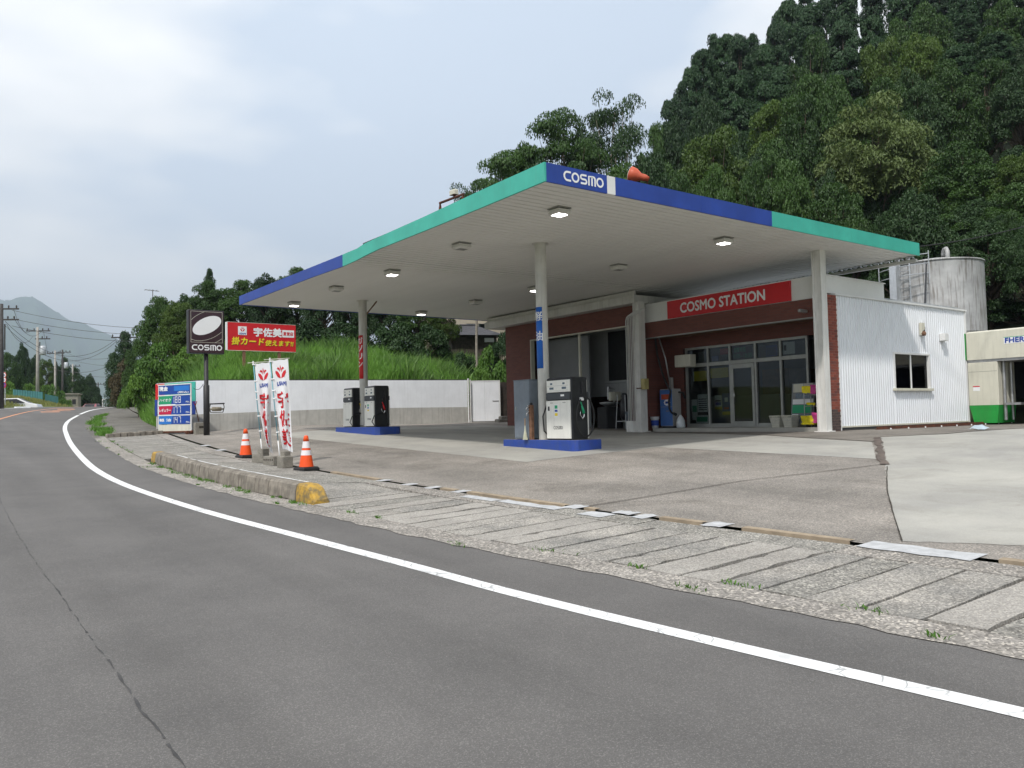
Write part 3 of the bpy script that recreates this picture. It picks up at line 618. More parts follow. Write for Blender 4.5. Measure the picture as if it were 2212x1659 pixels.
def fascia(mat, pts, axis):
    """panel run: pts=[(coord, zbottom, ztop)...]"""
    mb = MB()
    for (a, b0, t0), (c, b1, t1) in zip(pts[:-1], pts[1:]):
        if axis == 'y': P_ = [(CX0, a, b0), (CX0, c, b1), (CX0, c, t1), (CX0, a, t0)]; d = Vector((.04, 0, 0)); P_ = P_[::-1]
        else: P_ = [(a, CY0, b0), (c, CY0, b1), (c, CY0, t1), (a, CY0, t0)]; d = Vector((0, .04, 0))
        Q = [tuple(Vector(p)+d) for p in P_]; mb.add(P_+Q, [(0,1,2,3), (7,6,5,4), (0,4,5,1), (1,5,6,2), (2,6,7,3), (3,7,4,0)])
    return mb.build('fascia_panel', mat, canopy, org=CN)
zb = lambda y: float(zs(y))-.012
fascia('teal', [(10.79, zb(10.79), 5.925), (12.85, zb(12.85), 5.895)], 'y'); fascia('teal', [(12.853, zb(12.85), 5.895), (14.9, zb(14.9), 5.845)], 'y'); fascia('teal', [(14.903, zb(14.9), 5.845), (17.0, zb(17), 5.815)], 'y')
fascia('teal', [(17.003, zb(17), 5.815), (17.75, zb(17.75), 5.795), (18.15, zb(18.15), 5.752), (18.98, zb(18.98), 5.75)], 'y')
fascia('blue', [(18.983, zb(18.98), 5.75), (21, zb(21), 5.757)], 'y'); fascia('blue', [(21.003, zb(21), 5.757), (24, zb(24), 5.765)], 'y'); fascia('blue', [(24.003, zb(24), 5.765), (27.05, zb(27.05), 5.77)], 'y')
for m_, a, b in (('blue', 8.852, 10.288), ('white_panel', 10.291, 10.497), ('blue', 10.5, 12.9), ('blue', 12.903, 15.24), ('teal', 15.243, 18.4), ('teal', 18.403, 21.68)):
    fascia(m_, [(a, 5.588, 5.925-.0), (b, 5.588, 5.922)], 'x')
MB().box(CX0+.042, CX1, CY1-.04, CY1, 5.47, 5.76).build('fascia_panel', 'blue', canopy, org=CN)
cosmo(MB(), (0, CY0-.006, 0), UX, UZ, 9.235, 5.665, .97, .185).build('lettering', 'ink_white', canopy, org=CN)
# back edge: gutter beam and the open ends of the deck sheeting
MB().box(CX1-.02, CX1+.07, CY0+.1, CY1-.1, 5.44, 5.52).build('gutter_beam', 'eave', canopy, org=CN)
mb = MB(); y = CY0+.12
while y < CY1-.3: mb.prism([(0, 0), (.05, .05), (.16, .05), (.21, 0), (.2, 0), (.155, .04), (.055, .04), (.01, 0)], (CX1+.0, y, 5.525), UY, UZ, .16); y += .3
mb.build('deck_sheeting', 'galv', canopy, org=CN)
def col_round(x, y, z0, label=None):
    z1 = float(zs(y)); c = MB().lathe([(.135, z0), (.135, z1+.01)], (x, y, 0), 28, False).build('column', 'column_paint', canopy, True, org=CN)
    MB().lathe([(.2, z1-.012), (.2, z1-.002)], (x, y, 0), 20).build('cap_plate', 'column_paint', c, org=CN)
    MB().tube([(x+.1, y-.08, z1-.45), (x+.42, y-.2, z1-.02)], .022, 6).build('brace', 'old_brown', c, org=CN) if y > 20 else None
col_round(11.80, 14.68, g(11.8, 14.68)); col_round(12.0, 24.37, g(12, 24.37))
for i, (x0, x1, y0, y1) in enumerate(((18.5, 18.74, 11.72, 11.98), (18.3, 18.58, 17.95, 18.2))):
    mb = MB(); z0 = g(x0, y0); zt = float(zs(y0)) if i == 0 else 5.06
    # H-section boxed in: flanges and web
    mb.box(x0, x1, y0, y0+.025, z0, zt+.01); mb.box(x0, x1, y1-.025, y1, z0, zt+.01); mb.box(x0+.05, x1-.05, y0+.025, y1-.025, z0, zt+.01)
    c = mb.build('column', 'column_white', canopy, org=CN)
    MB().cbox(x0-.06, x1+.06, y0-.06, y1+.06, z0-.02, z0+.03, .006).build('base_plate', 'column_white', c, org=CN)

# curved boards strapped round the two pump columns
def column_board(name, label, cx, cy, z0, z1, a0, a1, mat, txt, ink, thz):
    t = thing(name, label, 'sign', (cx, cy, z0)); R = .139; mb = MB(); n = 12; vs = []; fs = []
    for i in range(n+1):
        a = math.radians(a0+(a1-a0)*i/n)
        for r_ in (R, R+.004): vs += [(r_*math.cos(a), r_*math.sin(a), 0), (r_*math.cos(a), r_*math.sin(a), z1-z0)]
    for i in range(n): a = i*4; fs += [(a+2, a+6, a+7, a+3), (a+1, a+5, a+4, a), (a, a+4, a+6, a+2), (a+3, a+7, a+5, a+1)]
    fs += [(0, 2, 3, 1), (n*4+1, n*4+3, n*4+2, n*4)]
    mb.add(vs, fs).build('board', mat, t, True)
    mb = MB()
    for ch, zc, hh_, wd_ in txt:
        def warp(p, q, e): a = math.radians((a0+a1)/2)+p/R; rr = R+.0065+e; return Vector((rr*math.cos(a), rr*math.sin(a), q))
        put_text(mb, ch, (0,0,0), UX, UY, -wd_/2, wd_/2, zc-z0-hh_/2, zc-z0+hh_/2, .005, 0, warp)
    mb.build('lettering', ink, t); return t
va = math.degrees(math.atan2(-14.68, -11.8))
column_board('column_sign', 'blue vertical diesel board wrapped round the nearer round column', 11.8, 14.68, 2.63, 4.05, va-78, va-8+10, 'blue_bright' if 'blue_bright' in MATS else pm('blue_bright', (.01, .12, .5), rough=.4, var=.05), [('軽', 3.84, .22, .2), ('油', 3.38, .22, .2)], 'ink_white', 0)
va = math.degrees(math.atan2(-24.37, -12))
column_board('column_sign', 'red vertical petrol board wrapped round the farther round column', 12, 24.37, 2.9, 4.33, va-92, va-2, 'red_sign', [('ガ', 4.15, .2, .18), ('ソ', 3.9, .2, .18), ('リ', 3.64, .2, .16), ('ン', 3.38, .2, .18)], 'ink_white', 0)

# canopy lights
def light(x, y, on, label, proto=[]):
    z = float(zs(y))-.0; key = 1 if on else 0
    t = thing('canopy_light', label, 'light', (x, y, z), 0, 'square lamps under the canopy')
    MB().box(-.2, .2, -.2, .2, -.03, -.001).build('back_plate', 'frame_grey', t)
    if on:
        MB().lathe([(.235, -.16), (.26, -.14), (.26, -.05), (.2, -.035)], (0,0,0), 4).build('housing', 'eave', t); MB().box(-.13, .13, -.13, .13, -.172, -.161).build('lens', 'lamp_on', t)
    else:
        MB().lathe([(.2, -.17), (.28, -.13), (.28, -.05), (.2, -.035)], (0,0,0), 4).build('housing', 'eave', t)
        mb = MB(); [mb.box(-.14, .14, q-.008, q+.008, -.178, -.1705) for q in (-.1, -.05, 0, .05, .1)]; mb.build('grille', 'frame_grey', t)
    t.scale = (.84, .84, .84)
    for ch in t.children: ch.rotation_euler = (0, 0, math.pi/4 if ch.name.startswith('housing') else 0)
    return t
for x, y, on, lb in ((10.19, 12.05, 1, 'lit square lamp under the canopy corner nearest the lettering'), (15.21, 12.1, 1, 'lit square lamp nearest the shop front column'), (10.2, 15.58, 0, 'unlit square lamp beside the near column, road side'), (15.31, 15.7, 0, 'unlit square lamp between near column and shop'), (10.17, 18.89, 1, 'lit square lamp under the teal edge near the blue join'), (15.2, 19.2, 1, 'lit square lamp half hidden behind the near round column'), (10.05, 22.1, 0, 'unlit square lamp next to the far round column, road side'), (15.25, 22.5, 0, 'unlit square lamp between far column and workshop'), (10.15, 25.63, 1, 'lit square lamp at the far road-side corner of the canopy'), (15.03, 25.74, 1, 'lit square lamp at the far end above the gate')):
    light(x, y, on, lb)

# things on the canopy roof
t = thing('floodlight', 'orange round floodlight on a rusty bracket above the blue edge', 'floodlight', (12.0, 11.7, 5.84))
AX = (-_r*.85+UZ*.3+_fw*.35).normalized(); Mq = Matrix.Translation((-.02, 0, .58)) @ AX.to_track_quat('Z', 'Y').to_matrix().to_4x4()
mb = MB(); mb.T = Mq; mb.lathe([(.04, -.28), (.07, -.2), (.075, -.1), (.15, .02), (.17, .12), (.155, .13)], (0,0,0), 20).build('lamp_body', 'orange_lamp', t, True)
mb = MB(); mb.T = Mq; mb.lathe([(.15, .131), (.14, .14)], (0,0,0), 20).build('lens', 'ink_white', t, True)
mb = MB().tube([(.18, .1, .0), (.18, .1, .5), (.05, 0, .56)], .022, 6).tube([(.18, -.12, 0), (.18, -.12, .5), (.05, 0, .56)], .022, 6).tube([(-.2, 0, .3), (.25, 0, .36)], .02, 6); mb.build('bracket', 'rust', t)
t = thing('floodlight_rig', 'rusty angle iron rig with a white lamp on the teal roof edge', 'floodlight', (10.4, 16.2, 5.95))
mb = MB(); mb.tube([(0, .62, .85), (0, -.45, .82)], .03, 6)
for q in (.6, -.42):
    for d in (-.16, .0, .16): mb.tube([(0, q, .84), (d, q+d*.3, 0)], .02, 6)
mb.build('frame', 'rust', t); MB().cbox(-.07, .07, -.14, .08, .9, 1.02, .02).build('lamp_body', 'cream', t); MB().tube([(0, -.05, .85), (0, -.05, .92)], .03, 6).build('lamp_stem', 'rust', t)

# ------------------------------------------------------------------ pump islands and pumps
def island(label, x0, x1, y0, y1):
    t = thing('pump_island', label, 'island', ((x0+x1)/2, (y0+y1)/2, g((x0+x1)/2, (y0+y1)/2)), 0, 'raised blue pump islands'); zt = g((x0+x1)/2, (y0+y1)/2)+.185
    c = .1; poly = [(x0+c, y0), (x1-c, y0), (x1, y0+c), (x1, y1-c), (x1-c, y1), (x0+c, y1), (x0, y1-c), (x0, y0+c)]; o = t.location
    k = len(poly); vs = [(a, b, zt-.4) for a, b in poly]+[(a, b, zt-.015) for a, b in poly]+[((a-(x0+x1)/2)*.97+(x0+x1)/2, (b-(y0+y1)/2)*.99+(y0+y1)/2, zt) for a, b in poly]
    fs = [(i+q, (i+1) % k+q, (i+1) % k+q+k, i+q+k) for q in (0, k) for i in range(k)]
    MB().add(vs, fs).build('painted_edge', 'blue_kerb', t, org=o); MB().add(vs[2*k:], [tuple(range(k))]).build('concrete_top', 'dark_lot', t, org=o); return zt
za = island('blue edged pump island nearest the road corner', 11.5, 12.36, 13.28, 16.0)
zb_ = island('blue edged pump island at the far end of the canopy', 11.5, 12.36, 22.5, 25.6)
def pump(label, x, y, z, wY, wX, h, nozzle, hose_big=False, sticker=True):
    """front faces -X (the road); y is the near end"""
    t = thing('fuel_pump', label, 'fuel pump', (x+wX/2, y+wY/2, z), 0, 'black and white fuel pumps'); o = (x+wX/2, y+wY/2, z)
    X0, X1, Y0, Y1 = x, x+wX, y, y+wY
    MB().cbox(X0+.02, X1-.02, Y0, Y1, z+.0, z+h, .025).build('body', 'black_gloss', t, org=o, bevel=.006)
    for sx, ux, side in ((X0, -UY, -1), (X1, UY, 1)):
        O = Vector((sx+.022*side*-1+side*.004, (Y0+Y1)/2, z)); hw = wY/2-.02
        O = Vector((sx-.018*side, (Y0+Y1)/2, z))
        lp = MB().rect(O+Vector((side*.03, 0, 0)), ux, UZ, -hw, hw, .03, h*.63, .03).build('lower_panel', 'pump_white', t, org=o, bevel=.004)
        dp = MB().rect(O+Vector((side*.03, 0, 0)), ux, UZ, -hw+.03, hw, h*.765, h*.955, .03).build('display_panel', 'pump_white', t, org=o, bevel=.004)
        MB().rect(O+Vector((side*.028, 0, 0)), ux, UZ, -hw, hw, h*.645, h*.755, .02).build('keypad_panel', 'pump_grey', t, org=o)
        O2 = O+Vector((side*.0315, 0, 0)); mb = MB()
        for q in (-.25, .25): mb.rect(O2, ux, UZ, q*wY-.075*wY, q*wY+.095*wY, h*.81, h*.845, .001); mb.rect(O2, ux, UZ, q*wY-.045*wY, q*wY+.045*wY, h*.885, h*.915, .001)
        mb.build('readouts', 'screen', dp, org=o)
        MB().rect(O2, ux, UZ, -hw+.05, hw-.03, h*.865, h*.868, .001).rect(O2, ux, UZ, -hw+.05, hw-.03, h*.79, h*.792, .001).build('rules', 'frame_grey', dp, org=o)
        MB().rect(O2+Vector((side*-.0015, 0, 0)), ux, UZ, wY*.12, wY*.26, h*.695, h*.725, .001).build('label_plate', 'ink_white', t, org=o)
        cosmo(MB(), O2, ux, UZ, -.1*(wY/.7)-.04, h*.17, .3*wY+.06, .068*(wY/.8), .16).build('lettering', 'ink', lp, org=o)
        if sticker and side == -1:
            MB().rect(O2, ux, UZ, -.13, .01, h*.36, h*.57, .001).build('sticker', 'ink_white', lp, org=o)
            O3 = O2+Vector((side*.001, 0, 0)); MB().rect(O3, ux, UZ, -.11, -.01, h*.45, h*.485, .001).build('print', 'ink_blue', lp, org=o); MB().rect(O3, ux, UZ, -.11, -.01, h*.385, h*.43, .001).build('print', 'ink_yellow', lp, org=o); MB().rect(O3, ux, UZ, -.11, -.01, h*.5, h*.555, .001).build('print', 'ink_green', lp, org=o)
            MB().rect(O2, ux, UZ, -hw+.06, -hw+.12, h*.47, h*.54, .001).build('tag', 'ink', lp, org=o)
        mb = MB()
        for q in (-.3, -.26, -.22, .2, .24, .28): mb.rect(O2, ux, UZ, q*wY, q*wY+.02, h*.59, h*.6, .001)
        mb.build('marks', 'ink', lp, org=o)
    # nozzle side (-Y face): recess, hose, nozzle
    xm = X0+wX*.55; yf = Y0-.004
    MB().box(xm-.1, xm+.12, yf-.0, yf+.02, z+h*.3, z+h*.72).build('nozzle_recess', 'black_matt', t, org=o)
    MB().box(xm+.02, xm+.1, yf-.03, yf+.02, z+h*.72, z+h*.93).build('hose_guide', 'black_matt', t, org=o, bevel=.012)
    MB().box(xm-.04, xm+.05, yf-.055, yf, z+h*.62, z+h*.67).build('hose_clip', 'ink_white' if hose_big else 'black_matt', t, org=o, bevel=.008)
    nz = MB(); nz.tube([(xm-.05, yf-.05, z+h*.6), (xm-.01, yf-.06, z+h*.52)], .014, 8); nz.tube([(xm-.02, yf-.06, z+h*.53), (xm+.03, yf-.06, z+h*.42)], [.02, .034], 8); nzo = nz.build('nozzle', nozzle, t, True, org=o)
    MB().tube([(xm+.03, yf-.06, z+h*.42), (xm+.035, yf-.06, z+h*.37), (xm-.02, yf-.06, z+h*.33)], .018, 8).build('handle', 'chrome', nzo, True, org=o)
    MB().tube([(xm-.06, yf-.05, z+h*.46), (xm-.075, yf-.06, z+h*.4), (xm-.04, yf-.06, z+h*.355), (xm+.02, yf-.06, z+h*.36)], .01, 6).build('trigger_guard', 'chrome', nzo, True, org=o)
    if hose_big:
        c = [(xm+.05+.24*math.cos(a)*(1 if math.sin(a) < .99 else 1), yf-.09-.02*math.cos(a), z+h*.36+.44*math.sin(a)) for a in [math.radians(100-q*20) for q in range(0, 18)]]
        c = [(a_, b_, max(c_, z+.05)) for a_, b_, c_ in c]
        MB().tube(c, .017, 8).build('hose', 'rubber', t, True, org=o)
        MB().tube([(X1+.0, Y1-.2, z+h*.6), (X1+.08, Y1-.2, z+h*.3), (X1+.06, Y1-.22, z+.08), (X1, Y1-.25, z+.3)], .017, 8).build('hose', 'rubber', t, True, org=o)
        MB().tube([(X0+.05, Y1+.01, z+h*.6), (X0-.02, Y1+.1, z+h*.38), (X0, Y1+.09, z+.2), (X0+.1, Y1+.02, z+.06)], .016, 8).build('hose', 'rubber', t, True, org=o)
    else:
        MB().tube([(xm+.06, yf-.05, z+h*.9), (xm+.09, yf-.07, z+h*.5), (xm+.12, yf-.1, z+.16), (xm+.02, yf-.14, z+.035), (X0-.05, yf-.1, z+.04), (X0-.1, yf-.02, z+.16), (X0-.04, yf-.05, z+.34), (xm-.02, yf-.07, z+h*.35)], .016, 8).build('hose', 'rubber', t, True, org=o)
    return t
pump('wide diesel pump with looped hose on the nearest blue island', 11.6, 13.5, za, .86, .52, 1.39, 'ink_green', True)
pump('fuel pump with red nozzle in front of the far round column', 11.6, 22.85, zb_, .68, .54, 1.29, 'red_sign')
pump('fuel pump with yellow nozzle behind the far round column', 11.6, 24.42, zb_, .68, .54, 1.29, 'ink_yellow', False, False)
t = thing('equipment_cabinet', 'tall grey steel cabinet standing beside the blue-boarded column', 'cabinet', (11.72, 15.25, za))
MB().cbox(-.14, .22, -.3, .3, .02, 1.39, .006).build('body', 'cabinet_grey', t); MB().box(-.146, -.141, -.27, .27, .05, 1.28).build('door', 'cabinet_grey', t, bevel=.002); MB().box(-.15, .23, -.31, .31, 1.391, 1.405).build('lid', 'cabinet_grey', t); MB().box(-.152, -.147, .2, .23, .7, .78).build('handle', 'chrome', t); MB().box(-.1, .18, -.25, .25, -.02, .02).build('plinth', 'black_matt', t)
t = thing('tap_post', 'slim brown water post with two chrome taps beside the near column', 'tap', (11.56, 14.86, za))
MB().cbox(-.045, .045, -.045, .045, 0, .8, .008).build('post', 'old_brown', t); MB().lathe([(.035, 0), (.035, .05), (.01, .06)], (0, 0, .8), 10).build('cap', 'black_matt', t)
for q, a in ((.74, 1), (.62, .6)): MB().tube([(-.04, 0, q), (-.11, .03*a, q), (-.13, .03*a, q-.06)], .013, 8).tube([(-.08, .01, q), (-.08, .01, q+.05)], .008, 6).tube([(-.11, .01, q+.05), (-.05, .01, q+.05)], .007, 6).build('tap', 'chrome', t, True)
t = thing('floor_mop', 'pale string mop standing head down beside the tap post', 'mop', (11.46, 14.98, za)); mb = MB()
for i in range(16): a = i*.4; mb.tube([(0, 0, .34), (.015*math.cos(a), .015*math.sin(a), .2), (.05*math.cos(a), .06*math.sin(a), .0)], .008, 5)
mb.build('mop_head', pm('mop', (.55, .55, .42), var=.2), t); MB().tube([(0, 0, .33), (.01, .01, .5)], .012, 6).build('handle', 'wood', t)
# ------------------------------------------------------------------ shop and workshop building
BO = (19.8, 12.0, .97)
bld = thing('station_building', 'brick shop with glazed front and open workshop under the canopy', 'building', BO)
def part(name, mat, parent=None, smooth=False, bevel=0, *boxes):
    mb = MB(); [mb.box(*b) for b in boxes]; return mb.build(name, mat, parent or bld, smooth, org=BO, bevel=bevel)
Z0 = .97
# side wall in corrugated sheet (Y = 11.8)
def corr(x0, x1, z0, z1, y=11.8, pitch=.115, d=.022):
    mb = MB(); xs_ = []; x = x0
    while x < x1-1e-6:
        for a, b in ((0, 0), (.32, 0), (.42, 1), (.74, 1), (.84, 0)):
            q = x+a*pitch
            if q < x1: xs_.append((q, y-b*d))
        x += pitch
    xs_.append((x1, y)); n = len(xs_); vs = [(a, b, z0) for a, b in xs_]+[(a, b, z1) for a, b in xs_]
    mb.add(vs, [(i, i+1, n+i+1, n+i) for i in range(n-1)]); return mb.build('siding_sheet', 'white_siding', bld, org=BO)
WX0, WX1, WZ0, WZ1 = 21.98, 23.92, 2.08, 3.04
for a, b, c, d in ((19.26, 20.62, 1.09, 4.48), (20.62, WX0-.03, 1.09, 4.48), (WX0-.03, WX1+.03, 1.09, WZ0-.05), (WX0-.03, WX1+.03, WZ1+.05, 4.48), (WX1+.03, 25.1, 1.09, 4.48), (25.1, 26.26, 1.09, 4.48)): corr(a, b, c, d)
part('wall_core', 'inner_dark', None, False, 0, (19.26, WX0-.03, 11.803, 11.95, 1.0, 4.4), (WX1+.03, 26.2, 11.803, 11.95, 1.0, 4.4), (WX0-.03, WX1+.03, 11.803, 11.95, 1.0, WZ0-.05), (WX0-.03, WX1+.03, 11.803, 11.95, WZ1+.05, 4.4))
part('wall_trim', 'frame_white', None, False, 0, (19.22, 19.262, 11.765, 11.82, .98, 4.48)); part('wall_trim', 'frame_white', None, False, 0, (26.255, 26.31, 11.76, 11.95, 1.05, 4.48))
part('wall_trim', 'cream', None, False, 0, (19.262, 26.255, 11.77, 11.81, 1.055, 1.095)); part('wall_trim', 'frame_white', None, False, 0, (19.15, 26.34, 11.74, 11.96, 4.481, 4.53))
part('footing', 'dark_lot', None, False, 0, (19.24, 26.3, 11.815, 12.0, .7, 1.054))
w = part('window', 'frame_white', None, False, .004, (WX0-.05, WX1+.05, 11.755, 11.86, WZ1, WZ1+.055), (WX0-.05, WX0+.03, 11.76, 11.86, WZ0, WZ1), (WX1-.03, WX1+.05, 11.76, 11.86, WZ0, WZ1), ((WX0+WX1)/2-.05, (WX0+WX1)/2-.01, 11.79, 11.85, WZ0, WZ1))
part('sill', 'cream', w, False, .004, (WX0-.09, WX1+.09, 11.7, 11.86, WZ0-.07, WZ0-.001)); part('pane', 'glass_dark', w, False, 0, (WX0+.03, (WX0+WX1)/2-.05, 11.815, 11.82, WZ0, WZ1)); part('pane', 'glass_dark', w, False, 0, ((WX0+WX1)/2-.01, WX1-.03, 11.83, 11.835, WZ0, WZ1))
v = part('vent_hood', 'frame_white', None, False, .01, (24.62, 24.86, 11.62, 11.78, 3.5, 3.72))
part('cable_bracket', 'cream', None, False, .004, (23.45, 23.62, 11.7, 11.78, 3.62, 3.98)); MB().lathe([(.05, 0), (.07, .06), (.04, .13)], (23.5, 11.68, 3.6), 10).build('insulator', 'old_brown', bld, True, org=BO)
# parapet panel above and brick pier with its own bricks
part('parapet', 'white_panel', None, False, 0, (18.76, 21.75, 11.86, 11.94, 4.535, 4.985)); part('parapet_cap', 'frame_white', None, False, 0, (18.74, 21.8, 11.83, 11.97, 4.986, 5.01))
pier = part('brick_pier', 'mortar', None, False, 0, (18.775, 19.215, 11.775, 12.1, .95, 4.47))
bk = {}
for c in range(51):
    z = .985+c*.0685; off = -.11 if c % 2 else 0
    for k in range(3):
        a = 18.77+off+k*.222; b = a+.212; a = max(a, 18.77); b = min(b, 19.22)
        if b-a < .05: continue
        mt = 'brick_sooty' if (z < 1.5+random.uniform(-.1, .15)) else random.choice(['brick_a', 'brick_a', 'brick_b', 'brick_b', 'brick_c']); key = (round(b-a, 3), mt)
        if key not in bk: bk[key] = MB().cbox(0, b-a, 0, .1, 0, .0605, .004).build('brick', mt, pier); o = bk[key]
        else: o = bk[key].copy(); COL.objects.link(o)
        o.location = (a-BO[0], 11.762+random.uniform(-.002, .002)-BO[1], z-BO[2])
# porch
part('porch_floor', 'pale_concrete', None, False, .01, (18.76, 19.9, 11.985, 17.93, .8, 1.075))
FX = 19.8
part('front_wall', 'brick_wall', None, False, 0, (FX, FX+.15, 17.5, 18.3, 1.0, 4.4), (FX, FX+.15, 12.0, 12.74, 1.0, 4.4), (FX, FX+.15, 12.74, 17.5, 3.585, 4.4))
part('porch_wall', 'brick_wall', None, False, 0, (18.78, FX, 11.98, 12.12, 1.076, 3.93)); part('porch_wall', 'brick_wall', None, False, 0, (18.7, FX, 18.22, 18.36, 1.0, 4.9))
part('porch_ceiling', 'old_brown', None, False, 0, (18.86, FX, 12.0, 18.22, 3.95, 3.99)); part('lintel', 'brick_wall', None, False, 0, (18.72, 18.86, 11.99, 18.22, 3.93, 4.415)); part('lintel_edge', 'frame_grey', None, False, 0, (18.7, 18.87, 11.985, 18.22, 3.9, 3.929))
part('sign_band', 'white_panel', None, False, 0, (18.74, 18.85, 11.99, 18.25, 4.416, 5.0))
part('shop_roof', 'galv', None, False, 0, (18.86, 26.3, 11.96, 18.25, 4.45, 4.62))
rail = part('roof_edge', 'eave', None, False, 0, (18.9, 21.7, 18.05, 18.2, 5.0, 5.1))
# glazing
ymul = [onX(p, 770, FX).y for p in (1482.7, 1529.5, 1577, 1632, 1686.6, 1744.2)]
zt, zm, zf_ = 3.56, 3.02, 1.09
gl = part('shop_front', 'frame_grey', None, False, .003, (FX-.02, FX+.07, ymul[5]-.02, ymul[0]+.04, zt-.05, zt+.02), (FX-.02, FX+.07, ymul[5], ymul[0], zm-.06, zm+.05), (FX-.02, FX+.07, ymul[5], ymul[0], zf_-.02, zf_+.1))
for y in ymul: part('mullion', 'frame_grey', gl, False, .003, (FX-.03, FX+.06, y-.035, y+.035, zf_-.02, zt))
for a, b in zip(ymul[1:], ymul[:-1]):
    part('pane', 'glass', gl, False, 0, (FX+.02, FX+.026, a+.035, b-.035, zm+.05, zt-.05)); part('pane', 'glass', gl, False, 0, (FX+.03, FX+.036, a+.035, b-.035, zf_+.1, zm-.06))
a, b = ymul[3], ymul[2]
dr = part('door', 'frame_grey', None, False, .003, (FX-.05, FX-.01, a+.04, a+.13, zf_, zm-.07), (FX-.05, FX-.01, b-.13, b-.04, zf_, zm-.07), (FX-.05, FX-.01, a+.13, b-.13, zm-.2, zm-.07), (FX-.05, FX-.01, a+.13, b-.13, zf_, zf_+.16))
part('pane', 'glass', dr, False, 0, (FX-.035, FX-.03, a+.13, b-.13, zf_+.16, zm-.2)); MB().tube([(FX-.09, b-.17, 1.75), (FX-.09, b-.17, 2.25)], .014, 8).build('handle', 'chrome', dr, True, org=BO)
# shop interior
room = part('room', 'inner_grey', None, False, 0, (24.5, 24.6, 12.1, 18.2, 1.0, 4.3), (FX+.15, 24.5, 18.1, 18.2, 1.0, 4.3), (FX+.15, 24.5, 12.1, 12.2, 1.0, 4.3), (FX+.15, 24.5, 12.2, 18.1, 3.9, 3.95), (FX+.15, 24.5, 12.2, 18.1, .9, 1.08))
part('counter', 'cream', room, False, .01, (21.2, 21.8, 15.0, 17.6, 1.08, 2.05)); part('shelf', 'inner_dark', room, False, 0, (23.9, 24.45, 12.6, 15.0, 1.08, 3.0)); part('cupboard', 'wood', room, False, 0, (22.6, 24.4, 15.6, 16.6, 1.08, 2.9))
# notices stuck on the glass
def notice(name, y0, y1, z0, z1, mat, prints=(), txt=None):
    n_ = part(name, mat, gl, False, 0, (FX+.052, FX+.055, y0, y1, z0, z1)); O = Vector((FX+.051, y1, z0))
    for m_, a, b, c, d in prints: MB().rect(O-UX*.0008, -UY, UZ, a*(y1-y0), b*(y1-y0), c*(z1-z0), d*(z1-z0), .0004).build('print', m_, n_, org=BO)
    if txt:
        mb = MB()
        for s_, a, b, c, d in txt[1]: put_text(mb, s_, O-UX*.0016, -UY, UZ, a*(y1-y0), b*(y1-y0), c*(z1-z0), d*(z1-z0), .003)
        mb.build('lettering', txt[0], n_, org=BO)
Yp = lambda p: onX(p, 850, FX).y
rows = tuple(('ink', .08, .92, .1+.12*i, .16+.12*i) for i in range(6))
notice('notice', Yp(1529)+.06, Yp(1496), 2.52, 2.83, 'ink_yellow', (('ink_white', 0, .08, 0, 1),)); notice('notice', Yp(1576)+.06, Yp(1534), 2.58, 2.88, 'ink_yellow')
notice('poster', Yp(1529)+.06, Yp(1504), 1.55, 2.1, 'ink_white', rows); notice('poster', Yp(1503), Yp(1491), 1.3, 1.95, 'ink_white', (('ink_green', .1, .9, .4, .7),))
notice('poster', Yp(1556), Yp(1541), 1.62, 2.05, 'ink_white', (('ink', .1, .9, .55, .65), ('ink_blue', .1, .9, .3, .5), ('ink_yellow', 0, 1, 0, .2))); notice('poster', Yp(1577)+.04, Yp(1557), 1.45, 2.1, 'ink_blue', (('ink_white', .3, .7, .6, .8), ('ink_red', .2, .8, .25, .35), ('ink_yellow', 0, 1, 0, .15)))
notice('poster', Yp(1529)+.06, Yp(1500), 1.2, 1.45, 'ink_white', (('ink_green', .05, .95, .2, .8),)); notice('poster', Yp(1718), Yp(1692), 3.12, 3.46, 'ink_white', (('ink', .1, .3, .3, .75),)); notice('poster', Yp(1680), Yp(1655), 3.1, 3.42, 'ink_blue', rows)
notice('poster', Yp(1521), Yp(1509), 3.1, 3.42, 'screen'); notice('poster', Yp(1573), Yp(1556), 3.28, 3.46, 'ink_red'); notice('poster', Yp(1552), Yp(1538), 3.1, 3.26, 'ink_blue')
notice('hours_board', Yp(1630)+.05, Yp(1583), 3.08, 3.48, 'pump_grey', (), ('ink_green', (('営業時間', .08, .65, .55, .92), ('8:00~18:00', .05, .95, .1, .45))))
part('sash_box', 'cream', None, False, .02, (FX-.32, FX-.035, ymul[0]-.42, ymul[0]+.22, 2.98, 3.36)); part('security_camera', 'frame_grey', None, False, .02, (18.35, 18.7, 12.25, 12.33, 4.05, 4.13))  # the grey bullet body under the sign band is a security camera
# workshop
GX = 18.62
part('workshop_wall', 'brick_wall', None, False, 0, (GX, GX+.15, 23.9, 25.45, 1.0, 5.02), (GX, GX+.15, 18.36, 18.72, 1.0, 5.02), (GX, GX+.15, 18.72, 23.9, 4.4, 5.02)); part('workshop_wall', 'brick_wall', None, False, 0, (GX+.15, 26.5, 25.3, 25.45, 1.0, 5.02))
part('workshop_roof', 'eave', None, False, .02, (18.25, 26.8, 18.1, 26.35, 5.03, 5.3)); part('roof_fascia', 'eave', None, False, .01, (18.32, 18.42, 18.15, 26.25, 5.301, 5.43))
part('opening_frame', 'cream', None, False, 0, (GX-.012, GX+.16, 18.722, 23.9, 4.36, 4.399), (GX-.012, GX+.16, 18.722, 18.765, 1.0, 4.36), (GX-.012, GX+.16, 23.855, 23.9, 1.0, 4.36)); part('door_post', 'cream', None, False, 0, (GX+.05, GX+.12, 21.17, 21.25, 1.02, 4.36))
